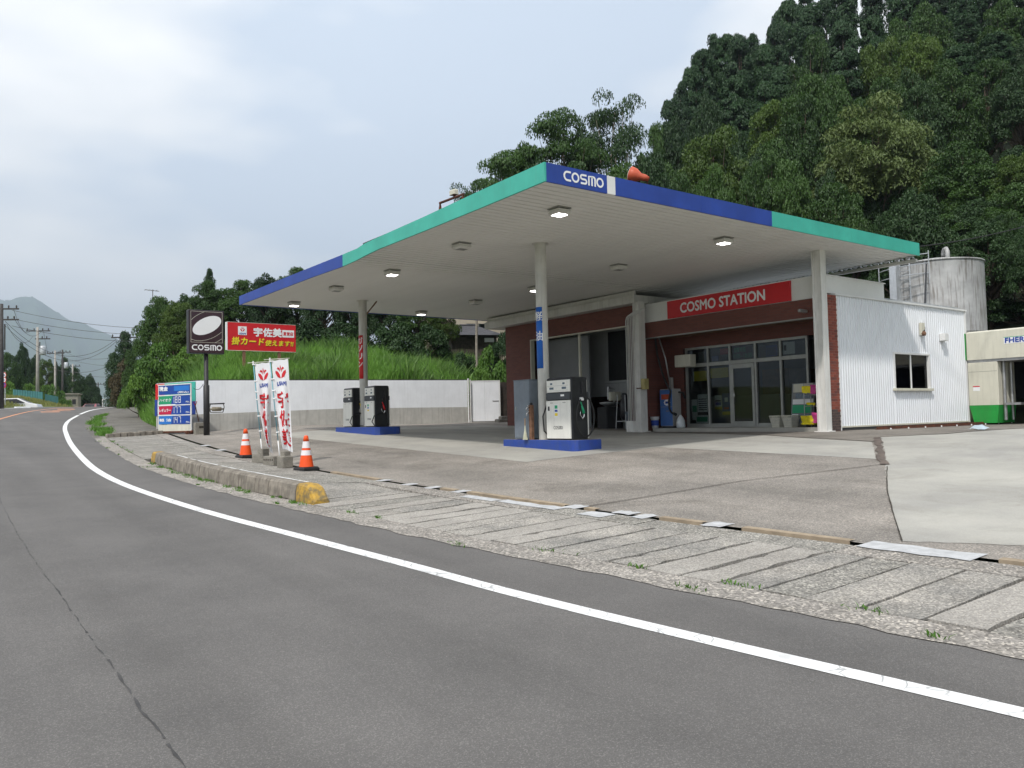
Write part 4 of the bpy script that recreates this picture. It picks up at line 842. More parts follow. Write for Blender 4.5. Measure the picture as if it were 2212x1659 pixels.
wsh = part('workshop_room', 'inner_grey', None, False, 0, (24.5, 24.6, 18.36, 25.3, 1.0, 5.0), (GX+.15, 24.5, 18.36, 18.46, 1.0, 5.0), (GX+.15, 24.5, 18.46, 25.3, 4.9, 4.95))
part('partition', 'inner_light', wsh, False, 0, (20.2, 20.3, 18.5, 25.2, 2.2, 4.8)); part('painted_opening', 'black_matt', wsh, False, 0, (20.18, 20.199, 19.75, 21.35, 2.75, 4.5)); part('shutter', 'inner_grey', wsh, False, 0, (19.2, 19.25, 21.3, 23.8, 1.0, 4.36)); part('partition_rail', 'inner_light', wsh, False, .01, (20.1, 20.199, 19.6, 21.5, 2.66, 2.73)); part('rear_shelf', 'inner_grey', wsh, False, 0, (20.0, 20.4, 18.6, 21.2, 1.9, 1.96), (20.0, 20.06, 19.9, 19.96, 1.0, 1.9), (20.0, 20.06, 18.62, 18.68, 1.0, 1.9))  # black board on the partition paints the dark inside of an opening
part('bench', 'inner_dark', wsh, False, 0, (21.2, 22.1, 18.6, 21.0, 1.0, 1.95))
def machine(label, x, y, kind):
    t = thing('workshop_machine', label, 'machine', (x, y, g(x, y)), random.uniform(-.3, .3), 'machines in the workshop')
    if kind == 0:
        MB().cbox(-.3, .3, -.35, .35, 0, .75, .03).build('body', 'black_matt', t); MB().lathe([(.12, .75), (.32, .85), (.34, .9), (.1, .92)], (0,0,0), 16).build('turntable', 'steel', t, True); MB().tube([(.3, .2, .3), (.32, .2, 1.35), (0, .05, 1.42), (0, .05, 1.0)], .04, 8).build('arm', 'steel', t); MB().cbox(-.2, .2, -.5, -.32, .95, 1.25, .02).build('display_panel', 'cream', t)
    else:
        MB().tube([(-.22, -.22, 0), (-.16, -.16, 1.15)], .018, 6).tube([(.22, -.22, 0), (.16, -.16, 1.15)], .018, 6).tube([(-.22, .22, 0), (-.16, .16, 1.15)], .018, 6).tube([(.22, .22, 0), (.16, .16, 1.15)], .018, 6).build('frame', 'steel', t); MB().lathe([(.1, .3), (.16, .45), (.16, .95), (.1, 1.05), (.12, 1.12), (.07, 1.22)], (0,0,0), 14).build('cylinder', 'black_gloss' if kind == 1 else 'steel', t, True); MB().box(-.2, .2, -.2, .2, .25, .28).build('tray', 'steel', t)
machine('dark tyre machine with raised arm just inside the workshop opening', 19.45, 20.6, 0); machine('tall greasy dispenser stand in the middle of the workshop opening', 19.45, 19.85, 1); machine('steel dispenser stand nearest the workshop door jamb', 19.45, 19.3, 2)
# conduits climbing the left shop column, junction boxes
t = thing('conduit_bundle', 'five white conduits bending over at the top of the shop column', 'pipes', (18.25, 18.35, Z0))
for i in range(5):
    x, y = 18.3-.012*i, 18.235+.058*i; MB().tube([(x, y, 1.3), (x, y, 4.62-.03*i), (x, y-.04, 4.72-.03*i), (x, y-.12, 4.77-.03*i), (x, y-.6, 4.8-.03*i)], .0165, 8).build('pipe', 'pvc', t, True, org=t.location)
MB().cbox(18.17, 18.42, 18.2, 18.5, .95, 1.32, .012).build('footing_box', 'column_white', t, org=t.location)
t = thing('switch_box', 'small yellowed switch box on the side of the conduit column', 'box', (18.4, 17.9, 2.3)); MB().cbox(-.1, .1, -.12, .035, 0, .33, .01).build('case', pm('aged_yellow', (.45, .38, .16), var=.15, scale=6), t); MB().tube([(0, -.05, .32), (0, -.04, .45), (.0, .03, .56), (0, .06, .9)], .012, 6).build('cable', 'pvc', t, True); MB().box(-.13, -.1, .0, .2, .02, .05).build('bracket', 'rust', t)
# red shop sign
t = thing('shop_sign', 'red fascia board lettered COSMO STATION over the shop front', 'sign', (18.72, 14.9, 4.4))
MB().box(18.69, 18.735, 12.75, 17.1, 4.43, 4.965).build('board', 'red_sign', t, org=t.location)
put_text(MB(), 'COSMO STATION', (18.688, 16.57, 4.43), -UY, UZ, 0, 3.02, .125, .415, .012).build('lettering', 'ink_white', t, org=t.location); MB().box(18.68, 18.736, 12.74, 17.11, 4.966, 4.985).build('top_trim', 'ink_white', t, org=t.location)
# coin vacuum with boom
vz = 1.075
t = thing('coin_vacuum', 'blue and grey coin vacuum cleaner standing beside the shop window', 'vacuum', (19.4, 17.72, vz)); o = t.location
pm('vac_blue', (.07, .17, .45), rough=.5, var=.06); pm('vac_grey', (.36, .35, .34), rough=.5, var=.06)
MB().cbox(19.2, 19.6, 17.47, 17.98, vz+.05, vz+1.23, .012).build('body', 'vac_grey', t, org=o); MB().box(19.185, 19.2, 17.475, 17.975, vz+.07, vz+.66).build('door', 'vac_blue', t, org=o); MB().box(19.185, 19.2, 17.475, 17.975, vz+.67, vz+1.2).build('front_panel', 'vac_blue', t, org=o)
MB().rect((19.183, 17.72, vz), -UY, UZ, -.2, .16, .9, 1.06, .002).build('instruction_panel', 'orange_lamp', t, org=o)
mb = MB(); mb.prism([(.14*math.cos(a)*(.85 if i % 2 else 1), .105*math.sin(a)*(.85 if i % 2 else 1)) for i, a in enumerate([2*math.pi*i/20 for i in range(20)])], (19.182, 17.68, vz+.8), -UY, UZ, .002); bd = mb.build('badge', 'ink_white', t, org=o); MB().rect((19.1805, 17.68, vz+.8), -UY, UZ, -.07, .07, -.035, .035, .001).build('print', 'ink_blue', bd, org=o)
MB().box(19.17, 19.19, 17.6, 17.72, vz+.52, vz+.545).build('handle', 'chrome', t, org=o); MB().box(19.24, 19.57, 17.5, 17.95, vz-.0, vz+.05).build('plinth', 'black_matt', t, org=o); MB().box(19.45, 19.55, 17.72, 17.82, vz+1.23, vz+1.6).build('neck', 'vac_grey', t, org=o)
MB().tube([(19.3, 17.6, vz+1.2), (19.25, 17.75, vz+2.2), (19.1, 17.95, vz+3.1)], .022, 8).build('boom', 'steel', t, True, org=o)
MB().tube([(19.1, 17.95, vz+3.05), (19.08, 17.99, vz+3.15), (19.05, 18.0, vz+3.05), (19.1, 17.95, vz+2.3), (19.15, 17.82, vz+1.75), (19.1, 17.58, vz+1.35), (19.12, 17.46, vz+1.15), (19.14, 17.56, vz+.85), (19.1, 17.52, vz+.62), (19.06, 17.4, vz+.48), (19.05, 17.3, vz+.44)], .03, 8).build('hose', 'rubber', t, True, org=o)
MB().tube([(19.05, 17.3, vz+.45), (19.05, 17.2, vz+.41)], [.045, .05], 8).build('nozzle', 'rubber', t, True, org=o); MB().tube([(19.5, 17.46, vz+1.12), (19.5, 17.3, vz+1.1), (19.52, 17.22, vz+.9)], .03, 8).build('elbow', 'rubber', t, True, org=o)
t = thing('pail', 'white paint pail with blue print beside the blue vacuum', 'bucket', (19.0, 18.05, vz)); MB().lathe([(.1, 0), (.13, .34), (.14, .345), (.14, .36), (.12, .36)], (0,0,0), 18).build('pail_body', 'ink_white', t, True); MB().lathe([(.1135, .08), (.1265, .25)], (0,0,0), 18, False).build('print', 'ink_blue', t, True); MB().lathe([(.143, .3), (.146, .315)], (0,0,0), 18, False).build('rim', 'ink_white', t)
t = thing('plastic_jug', 'translucent white plastic jug on the shop step', 'jug', (19.25, 17.2, vz)); MB().lathe([(.12, 0), (.14, .04), (.13, .22), (.08, .33), (.04, .37), (.04, .4)], (0,0,0), 12).build('jug_body', pm('jug', (.62, .66, .68), rough=.35, var=.08), t, True)
def basket(y, lb):
    t = thing('wire_basket', lb, 'basket', (19.15, y, vz), 0, 'white baskets on the shop step'); mb = MB(); a0, b0, a1, b1, h = .13, .11, .19, .16, .3
    for k in range(5):
        q = k/4; a, b, z = a0+(a1-a0)*q, b0+(b1-b0)*q, .01+h*q; mb.tube([(-a, -b, z), (a, -b, z), (a, b, z), (-a, b, z), (-a, -b, z)], .008 if k < 4 else .016, 5)
    for k in range(7):
        q = -1+k/3; mb.tube([(-a0, b0*q, 0), (-a1, b1*q, h)], .007, 4).tube([(a0, b0*q, 0), (a1, b1*q, h)], .007, 4).tube([(a0*q, -b0, 0), (a1*q, -b1, h)], .007, 4).tube([(a0*q, b0, 0), (a1*q, b1, h)], .007, 4)
    mb.build('mesh', 'cream', t); MB().add([(-a0, -b0, .012), (a0, -b0, .012), (a0, b0, .012), (-a0, b0, .012), (-a1*.97, -b1*.97, h*.9), (a1*.97, -b1*.97, h*.9), (a1*.97, b1*.97, h*.9), (-a1*.97, b1*.97, h*.9)], [(0,1,2,3), (0,4,5,1), (1,5,6,2), (2,6,7,3), (3,7,4,0)]).build('liner', pm('liner', (.5, .49, .44), var=.15, scale=30), t)
basket(13.58, 'white mesh basket on the shop step, left of its twin'); basket(13.2, 'white mesh basket on the shop step, right of its twin')
t = thing('leaflet_stand', 'slanted stand of printed leaflets outside the shop window', 'stand', (19.35, 13.0, vz)); mb = MB(); mb.T = Matrix.Rotation(.12, 4, 'Y'); mb.box(0, .02, -.35, .35, .1, 1.2).build('board', 'inner_grey', t)
for i, (a, b, c, d, m_) in enumerate(((-.3, .3, .95, 1.18, 'cream'), (-.3, .22, .78, .92, 'screen'), (-.33, .3, .62, .76, 'ink_white'), (-.3, .3, .38, .6, 'ink_green'), (-.3, .1, .15, .35, 'screen'), (.12, .3, .15, .35, 'ink_white'))):
    mb = MB(); mb.T = Matrix.Rotation(.12, 4, 'Y'); mb.box(-.012-.002*i, -.003, a, b, c, d).build('leaflet', m_, t)
MB().tube([(.15, -.3, 0), (.12, -.3, 1.1)], .012, 6).tube([(.15, .3, 0), (.12, .3, 1.1)], .012, 6).build('legs', 'steel', t)
pm('towel_yellow', (.75, .62, .02), rough=.9, var=.15, scale=12); pm('towel_pink', (.55, .06, .25), rough=.9, var=.15, scale=12)
t = thing('towel_rack', 'wire rack of yellow and pink cloths beside the shop column', 'rack', (19.05, 12.36, vz)); mb = MB()
for x, y in ((-.15, -.24), (.15, -.24), (-.15, .24), (.15, .24)): mb.tube([(x, y, 0), (x, y, 1.15)], .012, 6)
for z in (.12, .55, .85, 1.12): mb.tube([(-.15, -.24, z), (-.15, .24, z), (.15, .24, z), (.15, -.24, z), (-.15, -.24, z)], .008, 5)
mb.build('frame', 'steel', t)
def cloth(y0, y1, z0, z1, m_, lump=.03):
    vs = []; fs = []; n = 6; q = 4
    for i in range(n+1):
        for j in range(q+1): vs.append((-.17-random.uniform(0, lump), y0+(y1-y0)*i/n, z0+(z1-z0)*j/q+random.uniform(-.015, .015)))
    for i in range(n):
        for j in range(q): a = i*(q+1)+j; fs.append((a, a+1, a+q+2, a+q+1))
    k = len(vs); vs += [(x+.2, y, z) for x, y, z in vs]; fs += [tuple(k+p for p in f_[::-1]) for f_ in fs]; rim = [i*(q+1)+q for i in range(n+1)]; fs += [(rim[i], rim[i]+k, rim[i+1]+k, rim[i+1]) for i in range(n)]
    MB().add(vs, fs).build('cloth', m_, t, True)
cloth(.02, .28, .9, 1.08, 'towel_yellow'); cloth(-.3, .02, .86, 1.1, 'towel_pink'); cloth(-.05, .3, .08, .3, 'towel_yellow', .1); cloth(-.32, -.03, .12, .38, 'towel_pink', .08); cloth(-.1, .15, .58, .64, 'towel_yellow', .05); cloth(-.3, -.12, .58, .68, 'black_matt', .05)
t = thing('waste_bag', 'blue grey bag slumped against the workshop door jamb', 'bag', (18.95, 18.98, g(18.9, 19))); mb = MB(); mb.lathe([(.16, 0), (.21, .1), (.18, .3), (.22, .5), (.26, .56), (.24, .62), (.12, .58)], (0,0,0), 11); mb.v = [(a*random.uniform(.85, 1.1), b*random.uniform(.85, 1.1), c) for a, b, c in mb.v]; mb.build('bag_body', pm('bag', (.1, .13, .17), rough=.5, var=.2, scale=8), t, True)

# ------------------------------------------------------------------ tank, car wash
tcx, tcy, tr_ = 31.5, 15.1, 1.62
t = thing('water_tank', 'tall streaked steel storage tank behind the white side wall', 'tank', (tcx, tcy, 1.0))
MB().lathe([(tr_, -1), (tr_, 3.25), (tr_+.012, 3.27), (tr_+.012, 3.31), (tr_, 3.33), (tr_, 5.95)], (0,0,0), 48, False).build('shell', 'tank_steel', t, True)
MB().lathe([(tr_+.03, 5.9), (tr_+.03, 5.96), (tr_*.5, 6.12), (.1, 6.2)], (0,0,0), 48).build('roof', 'tank_steel', t, True); MB().tube([(-.5, -.7, 6.0), (-.5, -.7, 6.32), (-.42, -.62, 6.45), (-.3, -.5, 6.45), (-.22, -.42, 6.32), (-.22, -.42, 6.22)], .08, 10).build('vent_pipe', 'tank_steel', t, True)
a = math.radians(172); lx, ly = math.cos(a)*(tr_+.22), math.sin(a)*(tr_+.22); sx, sy = -math.sin(a)*.21, math.cos(a)*.21
lad = MB().tube([(lx-sx, ly-sy, .3), (lx-sx, ly-sy, 6.15)], .025, 6).tube([(lx+sx, ly+sy, .3), (lx+sx, ly+sy, 6.15)], .025, 6).build('ladder', 'galv', t)
for i in range(18): MB().tube([(lx-sx, ly-sy, .5+i*.32), (lx+sx, ly+sy, .5+i*.32)], .015, 5).build('rung', 'galv', lad)
mb = MB()
for z in (5.4, 5.75, 6.1):
    mb.tube([(math.cos(math.radians(q))*(tr_+.5), math.sin(math.radians(q))*(tr_+.5), z) for q in range(140, 205, 10)], .018, 5)
for q in (140, 160, 182, 200): mb.tube([(math.cos(math.radians(q))*(tr_+.5), math.sin(math.radians(q))*(tr_+.5), 5.0), (math.cos(math.radians(q))*(tr_+.5), math.sin(math.radians(q))*(tr_+.5), 6.2)], .018, 5)
mb.build('guard_cage', 'galv', t); MB().box(-tr_-.75, -tr_-.5, .3, .55, 2.4, 5.9).build('pump_housing', 'galv', t)
t = thing('car_wash_gate', 'cream and green gantry car wash standing past the white wall', 'car wash', (26.8, 10.2, .97)); o = t.location; WXf = 26.2
MB().cbox(WXf, WXf+1.3, 7.6, 11.76, 2.95, 3.82, .04).build('beam', 'cream', t, org=o); MB().box(WXf-.004, WXf+1.25, 11.761, 11.79, 2.97, 3.78).build('end_cap', 'green_paint', t, org=o); MB().box(WXf+.03, WXf+1.2, 7.6, 11.7, 2.87, 2.949).build('under_trim', 'steel', t, org=o)
for y0, y1 in ((10.88, 11.74), (7.62, 8.48)):
    lg = MB().cbox(WXf+.02, WXf+1.2, y0, y1, 1.56, 2.869, .02).build('leg', 'cream', t, org=o); MB().add([(WXf, y0+.06, 1.02), (WXf+1.2, y0+.06, 1.02), (WXf+1.2, y1-.14, 1.02), (WXf, y1-.14, 1.02), (WXf, y0, 1.555), (WXf+1.2, y0, 1.555), (WXf+1.2, y1-.02, 1.555), (WXf, y1-.02, 1.555)], [(0,1,5,4), (1,2,6,5), (2,3,7,6), (3,0,4,7), (3,2,1,0), (4,5,6,7)]).build('skirt', 'green_paint', lg, org=o)
    MB().rect((WXf+.018, y1, 1.56), -UY, UZ, .02, .84, 1.02, 1.026, .002).build('panel_joint', 'black_matt', lg, org=o)
lb = MB().rect((WXf+.016, 11.6, 2.0), -UY, UZ, 0, .2, 0, .15, .003).build('warning_label', 'ink_white', t, org=o); MB().rect((WXf+.012, 11.6, 2.0), -UY, UZ, 0, .2, .12, .15, .001).build('red_bar', 'ink_red', lb, org=o)
MB().tube([(WXf+.3, 10.82, 1.1), (WXf+.3, 10.82, 2.86)], .05, 8).tube([(WXf+.7, 10.78, 1.1), (WXf+.7, 10.78, 2.86)], .04, 8).build('guide_tube', 'steel', t, org=o); MB().box(WXf+.2, WXf+.9, 10.35, 10.8, 1.55, 1.62).build('arm', 'steel', t, org=o)
mb = MB(); mb.lathe([(.3, 1.2), (.36, 1.4), (.34, 2.0), (.37, 2.4), (.3, 2.85)], (WXf+.9, 9.6, 0), 18).build('brush', pm('brush_blue', (.01, .018, .06), rough=.95, var=.3, scale=20, bump=1, bscale=40), t, org=o)
bp = MB().rect((WXf-.002, 10.66, 3.37), -UY, UZ, 0, .9, 0, .2, .004).build('name_plate', 'ink_white', t, org=o); put_text(MB(), 'FHER', (WXf-.008, 10.62, 3.38), -UY, UZ, 0, .52, .02, .16, .008, .03).build('lettering', 'ink_blue', bp, org=o); MB().rect((WXf-.004, 10.66, 3.37), -UY, UZ, 0, .9, .185, .2, .001).build('green_rule', 'ink_green', bp, org=o)
t = thing('wash_backing', 'black walls and roof added to darken the space behind the car wash', 'backing', (29.4, 9, .9)); MB().box(-.05, .05, -4.5, 3.0, 0, 2.75).build('rear_backing', 'black_matt', t); MB().box(-1.8, .05, 3.01, 3.08, 0, 2.75).build('side_backing', 'black_matt', t); MB().box(-1.8, .1, -4.5, 3.1, 2.76, 2.84).build('roof', 'black_matt', t)  # black walls and roof added to keep the view through the gantry dark
for i, yy in enumerate((11.35, 8.0)):
    t = thing('wash_rail', ('rusty car wash rail lying along the foot of the white wall', 'rusty car wash rail at the far right edge of the forecourt')[i], 'rail', (20.2 if i == 0 else 23.5, yy, .975)); MB().box(0, 11 if i == 0 else 7, -.06, .06, .0, .02).box(0, 11 if i == 0 else 7, -.02, .02, .02, .08).build('rail_bar', 'rust', t)
    for k in range(12 if i == 0 else 7): MB().lathe([(.018, .0), (.018, .03), (.01, .04)], (.3+k*.9, -.2, 0), 8).build('bolt', 'ink_white', t)
t = thing('rag', 'pale blue crumpled rag on the concrete before the car wash', 'rag', (19.9, 8.7, g(19.9, 8.7)+.01)); mb = MB(); vs = []; n = 7
for i in range(n):
    for j in range(n): vs.append(((i-3)*.07+random.uniform(-.02, .02), (j-3)*.06+random.uniform(-.02, .02), max(0, .1-((i-3)**2+(j-3)**2)*.009)+random.uniform(0, .035)))
mb.add(vs, [(i*n+j, (i+1)*n+j, (i+1)*n+j+1, i*n+j+1) for i in range(n-1) for j in range(n-1)]).build('cloth', pm('rag', (.42, .5, .56), rough=.9, var=.1), t, True)
def wire(name, label, a, b, sag, r=.012, n=14, mat='black_matt', group=None):
    a, b = Vector(a), Vector(b); pts = [a.lerp(b, i/n)-UZ*(4*sag*(i/n)*(1-i/n)) for i in range(n+1)]; o = MB().tube([p-a for p in pts], r, 5).build(name, mat, None, True, loc=a); return tag(o, label, 'cable', group)
wire('overhead_cable', 'black cable running from the canopy corner into the trees at right', (21.7, 10.95, 5.85), at(2330, 452, 24), .15, .014)
wire('service_cable', 'dark cable from the tank top down to the bracket on the white wall', (23.52, 11.68, 3.72), (tcx-1.5, tcy-.4, 6.9), -.05, .03)
# ------------------------------------------------------------------ far wall, gate, fence
pm('wall_white', (.8, .82, .85), rough=.7, var=.04, scale=2, streak=.07, bump=.15, bscale=30); pm('wall_beige', (.45, .44, .41), rough=.8, var=.1, scale=2.5, streak=.3, bump=.15, bscale=30); pm('wall_top', (.05, .05, .045), rough=.9, var=.4, scale=4)
pm('old_wood', (.06, .05, .042), rough=.9, var=.35, scale=5, streak=.3); pm('sign_maroon', (.045, .022, .028), rough=.35, var=.15, scale=2); pm('pole_black', (.025, .024, .026), rough=.5, var=.2, scale=3); pm('price_blue', (.012, .06, .32), rough=.3, var=.05); pm('price_sky', (.02, .17, .55), rough=.3, var=.05); pm('price_red', (.5, .012, .06), rough=.3, var=.05); pm('price_green', (.02, .3, .14), rough=.3, var=.05)
WP = [(19.4, 29.42), (14.2, 30.41), (9.05, 31.39), (8.72, 31.75), (7.85, 34.3)]
wl = thing('boundary_wall', 'white rendered wall with beige base closing the far end of the forecourt', 'wall', (14, 30.4, g(14, 30.4))); o = wl.location; ZT = 3.18
for (x0, y0), (x1, y1) in zip(WP[:-1], WP[1:]):
    d = Vector((x1-x0, y1-y0, 0)); l = d.length; d.normalize(); nrm = Vector((d.y, -d.x, 0)); nrm = -nrm if nrm.y > 0 else nrm
    def seg(name, mat, za0, za1, zb0, zb1, push, th):
        P0, P1 = Vector((x0, y0, 0)), Vector((x1, y1, 0)); a, b = P0+nrm*push, P1+nrm*push; c, e = P1-nrm*(th-push), P0-nrm*(th-push)
        MB().add([(a.x, a.y, za0), (b.x, b.y, za1), (c.x, c.y, za1), (e.x, e.y, za0), (a.x, a.y, zb0), (b.x, b.y, zb1), (c.x, c.y, zb1), (e.x, e.y, zb0)], [(0,3,2,1), (4,5,6,7), (0,1,5,4), (1,2,6,5), (2,3,7,6), (3,0,4,7)]).build(name, mat, wl, org=o)
    b0, b1 = g(x0, y0)+.66, g(x1, y1)+.66
    seg('upper_wall', 'wall_white', b0, b1, ZT, ZT, 0, .18); seg('lower_wall', 'wall_beige', g(x0, y0)-.3, g(x1, y1)-.3, b0-.001, b1-.001, .004, .19); seg('coping', 'wall_top', ZT+.001, ZT+.001, ZT+.035, ZT+.035, -.02, .2)
# painted colour boards on the wall's short left return
d = (Vector((7.85, 34.3, 0))-Vector((8.72, 31.75, 0))).normalized(); U_ = -d; nr = Vector((-abs(d.y), -abs(d.x), 0)); O = Vector((7.85, 34.3, 0))+nr*.03
bd = thing('wall_board', 'red, teal and blue boards fixed to the wall behind the price sign', 'sign', (8.3, 33, 2.2))
for m_, a, b, c, e in (('red_sign', 0, .62, 2.55, 3.16), ('teal', .625, 2.62, 2.42, 3.16), ('blue', 1.35, 2.6, 1.92, 2.417), ('blue', -.05, .1, 1.9, 2.545)): MB().rect(O, U_, UZ, a, b, c, e, .02).build('panel', m_, bd, org=bd.location)
# gate, fence, rusty post
ga, gb = at(1016, 866, 35.2), at(1078, 866, 35.4)
t = thing('metal_gate', 'pale metal sheet gate beside the white wall end', 'gate', (ga.x, ga.y, g(ga.x, ga.y))); o = t.location; U_ = Vector((gb.x-ga.x, gb.y-ga.y, 0)); L_ = U_.length; U_.normalize(); z0 = o.z+.04; O = Vector((ga.x, ga.y, z0))
MB().rect(O, U_, UZ, .05, L_/2-.003, 0, 1.72, .03).build('leaf_panel', 'wall_white', t, org=o); MB().rect(O, U_, UZ, L_/2+.003, L_, 0, 1.72, .03).build('leaf_panel', 'wall_white', t, org=o); MB().rect(O-UY*.012, U_, UZ, .04, L_, 1.721, 1.76, .05).rect(O-UY*.012, U_, UZ, L_+.001, L_+.05, 0, 1.76, .05).rect(O-UY*.012, U_, UZ, 0, .038, 0, 1.76, .05).build('gate_frame', 'frame_white', t, org=o)
MB().rect(O-UY*.02, U_, UZ, L_-.3, L_-.02, .85, .88, .02).build('latch', 'steel', t, org=o)
MB().tube([(ga.x-.16, ga.y-.1, z0-.1), (ga.x-.16, ga.y-.1, z0+1.85)], .035, 8).tube([(ga.x-.05, ga.y-.1, z0-.1), (ga.x-.05, ga.y-.1, z0+1.8)], .025, 8).build('gate_post', 'frame_white', t, org=o)
fa, fb = at(1081, 866, 35.6), at(1102, 866, 35.9)
t = thing('board_fence', 'dark weathered board fence between gate and brick workshop', 'fence', (fa.x, fa.y, g(fa.x, fa.y))); o = t.location
for i in range(6): q = fa.lerp(fb, i/5.); MB().box(q.x-.055, q.x+.055, q.y-.01, q.y+.012+.004*(i % 2), o.z-.05, o.z+1.72+random.uniform(-.03, .03)).build('board', 'old_wood', t, org=o)
p = at(1005, 815, 37); tag(MB().tube([(0, 0, -.6), (.42, -.1, 1.25)], .05, 6).build('rusty_post', 'rust', None, False, loc=(p.x, p.y, float(T(p.x, p.y))+.2)), 'leaning rusty steel post sticking out of the grass above the gate', 'post')
p = at(1086, 905, 35); t = thing('step_block', 'pair of grey stone blocks at the foot of the board fence', 'blocks', (p.x, p.y, g(p.x, p.y))); MB().cbox(-.3, .25, -.15, .2, -.05, .14, .03).build('stone', 'block', t); MB().cbox(-.1, .3, -.05, .2, .14, .26, .03).build('stone', 'block', t)

# ------------------------------------------------------------------ pole sign
px, py = 8.42, 29.5
t = thing('pole_sign', 'tall maroon COSMO sign with white ellipse on a black pole', 'sign', (px, py, g(px, py))); o = t.location; rz = math.radians(0); gz = o.z
MB().lathe([(.105, 0), (.105, 1.75), (.09, 1.76), (.075, 1.78), (.075, 3.2)], (0,0,0), 16).build('pole', 'pole_black', t, True)
SX0, SX1, SZ0, SZ1 = 7.79, 9.02, 4.02, 5.56; yf = py-.15
cs = MB().cbox(SX0, SX1, yf, py+.15, SZ0, SZ1, .02).build('cabinet', 'pole_black', t, org=o)
MB().rect((0, yf-.004, 0), UX, UZ, SX0+.03, SX1-.03, SZ0+.03, SZ1-.03, .004).build('face', 'sign_maroon', t, org=o)
FO = (0, yf-.009, 0); bx0, bx1, bz0, bz1 = SX0+.075, SX1-.075, SZ0+.39, SZ1-.06
stroke(MB(), [(bx0, bz0), (bx1, bz0), (bx1, bz1), (bx0, bz1)], .014, FO, UX, UZ, .002, True).build('border', 'cream', t, org=o)
cx_, cz_ = (bx0+bx1)/2+.01, (bz0+bz1)/2+.06; th = math.radians(28)
def ell(a, b, n=40): return [(cx_+a*math.cos(q)*math.cos(th)-b*math.sin(q)*math.sin(th), cz_+a*math.cos(q)*math.sin(th)+b*math.sin(q)*math.cos(th)) for q in [2*math.pi*i/n for i in range(n)]]
MB().prism(ell(.54, .275), FO, UX, UZ, .003).build('ellipse', 'ink_white', t, org=o)
mb = MB()
for a, b in ((.78, .47), (.98, .66)):
    run = []
    for p_ in ell(a, b, 90)+ell(a, b, 90)[:1]:
        if bx0 < p_[0] < bx1 and bz0 < p_[1] < bz1: run.append(p_)
        else:
            if len(run) > 2: stroke(mb, run, .011, FO, UX, UZ, .002)
            run = []
    if len(run) > 2: stroke(mb, run, .011, FO, UX, UZ, .002)
mb.build('orbit_line', 'cream', t, org=o); cosmo(MB(), FO, UX, UZ, SX0+.1, SZ0+.11, 1.05, .2, .2).build('lettering', 'ink_white', t, org=o)

# ------------------------------------------------------------------ red billboard
t = thing('billboard', 'wide red billboard with white and yellow Japanese lettering on two posts', 'billboard', (11.8, 33.6, float(T(11.8, 33.6)))); o = t.location
bx0, bx1, bz0, bz1, by = 10.42, 13.32, 4.55, 5.7, 33.5
MB().box(bx0, bx1, by, by+.12, bz0, bz1).build('board', 'red_sign', t, org=o); MB().box(bx0-.05, bx0-.001, by-.005, by+.125, bz0, bz1).build('edge_strip', 'ink_white', t, org=o); MB().box(bx0, bx1, by-.004, by+.1, bz0-.02, bz0-.001).box(bx0, bx1, by-.004, by+.1, bz1+.001, bz1+.015).build('edge_strip', 'cream', t, org=o)
for x in (11.05, 12.55): MB().box(x, x+.11, by+.02, by+.1, o.z-1, bz0-.021).build('post', 'old_brown', t, org=o)
FO = (bx0, by-.006, bz0); w_, h_ = bx1-bx0, bz1-bz0
lg = MB().prism([(.21*w_+(.062*w_)*(1 if abs(math.cos(q)) > .35 else abs(math.cos(q))/.35)*(1 if math.cos(q) > 0 else -1)+.05*w_*0, .71*h_+.155*h_*(1 if abs(math.sin(q)) > .35 else abs(math.sin(q))/.35)*(1 if math.sin(q) > 0 else -1)) for q in [2*math.pi*i/32+.01 for i in range(32)]], FO, UX, UZ, .003).build('logo_plate', 'ink_white', t, org=o)
def tulip(mb_r, mb_b, O, U, V, cx, cz, s, warp=None):
    """red leaf emblem over a blue wordmark"""
    for sg in (-1, 1):
        for a0, a1, r0, r1 in ((0, 62, .0, .5),):
            pts = [(cx+sg*s*.02, cz-.42*s), (cx+sg*s*.3, cz-.28*s), (cx+sg*s*.46, cz+.02*s), (cx+sg*s*.44, cz+.2*s), (cx+sg*s*.25, cz+.12*s), (cx+sg*s*.1, cz-.1*s)]; mb_r.prism(pts if sg > 0 else pts[::-1], O, U, V, .001)
            pts = [(cx+sg*s*.05, cz-.0*s), (cx+sg*s*.14, cz+.2*s), (cx+sg*s*.32, cz+.34*s), (cx+sg*s*.2, cz+.44*s), (cx+sg*s*.07, cz+.3*s)]; mb_r.prism(pts if sg > 0 else pts[::-1], O, U, V, .001)
    mb_r.prism([(cx-.05*s, cz+.36*s), (cx, cz+.14*s), (cx+.05*s, cz+.36*s), (cx, cz+.56*s)], O, U, V, .001)
    return mb_r
FO2 = (bx0, by-.0075, bz0); tulip(MB(), None, FO2, UX, UZ, .212*w_, .745*h_, .2).build('emblem', 'ink_red', t, org=o); put_text(MB(), 'USAMI', FO2, UX, UZ, .165*w_, .258*w_, .575*h_, .635*h_, .004).build('small_lettering', 'ink_blue', t, org=o)
put_text(MB(), '宇佐美', FO, UX, UZ, .375*w_, .785*w_, .53*h_, .84*h_, .016).build('lettering', 'ink_white', t, org=o)
MB().rect(FO, UX, UZ, .795*w_, .975*w_, .53*h_, .8*h_, .002).build('tag_plate', 'ink_white', t, org=o); put_text(MB(), '直営店', FO2, UX, UZ, .81*w_, .96*w_, .6*h_, .73*h_, .006).build('lettering', 'ink_red', t, org=o)
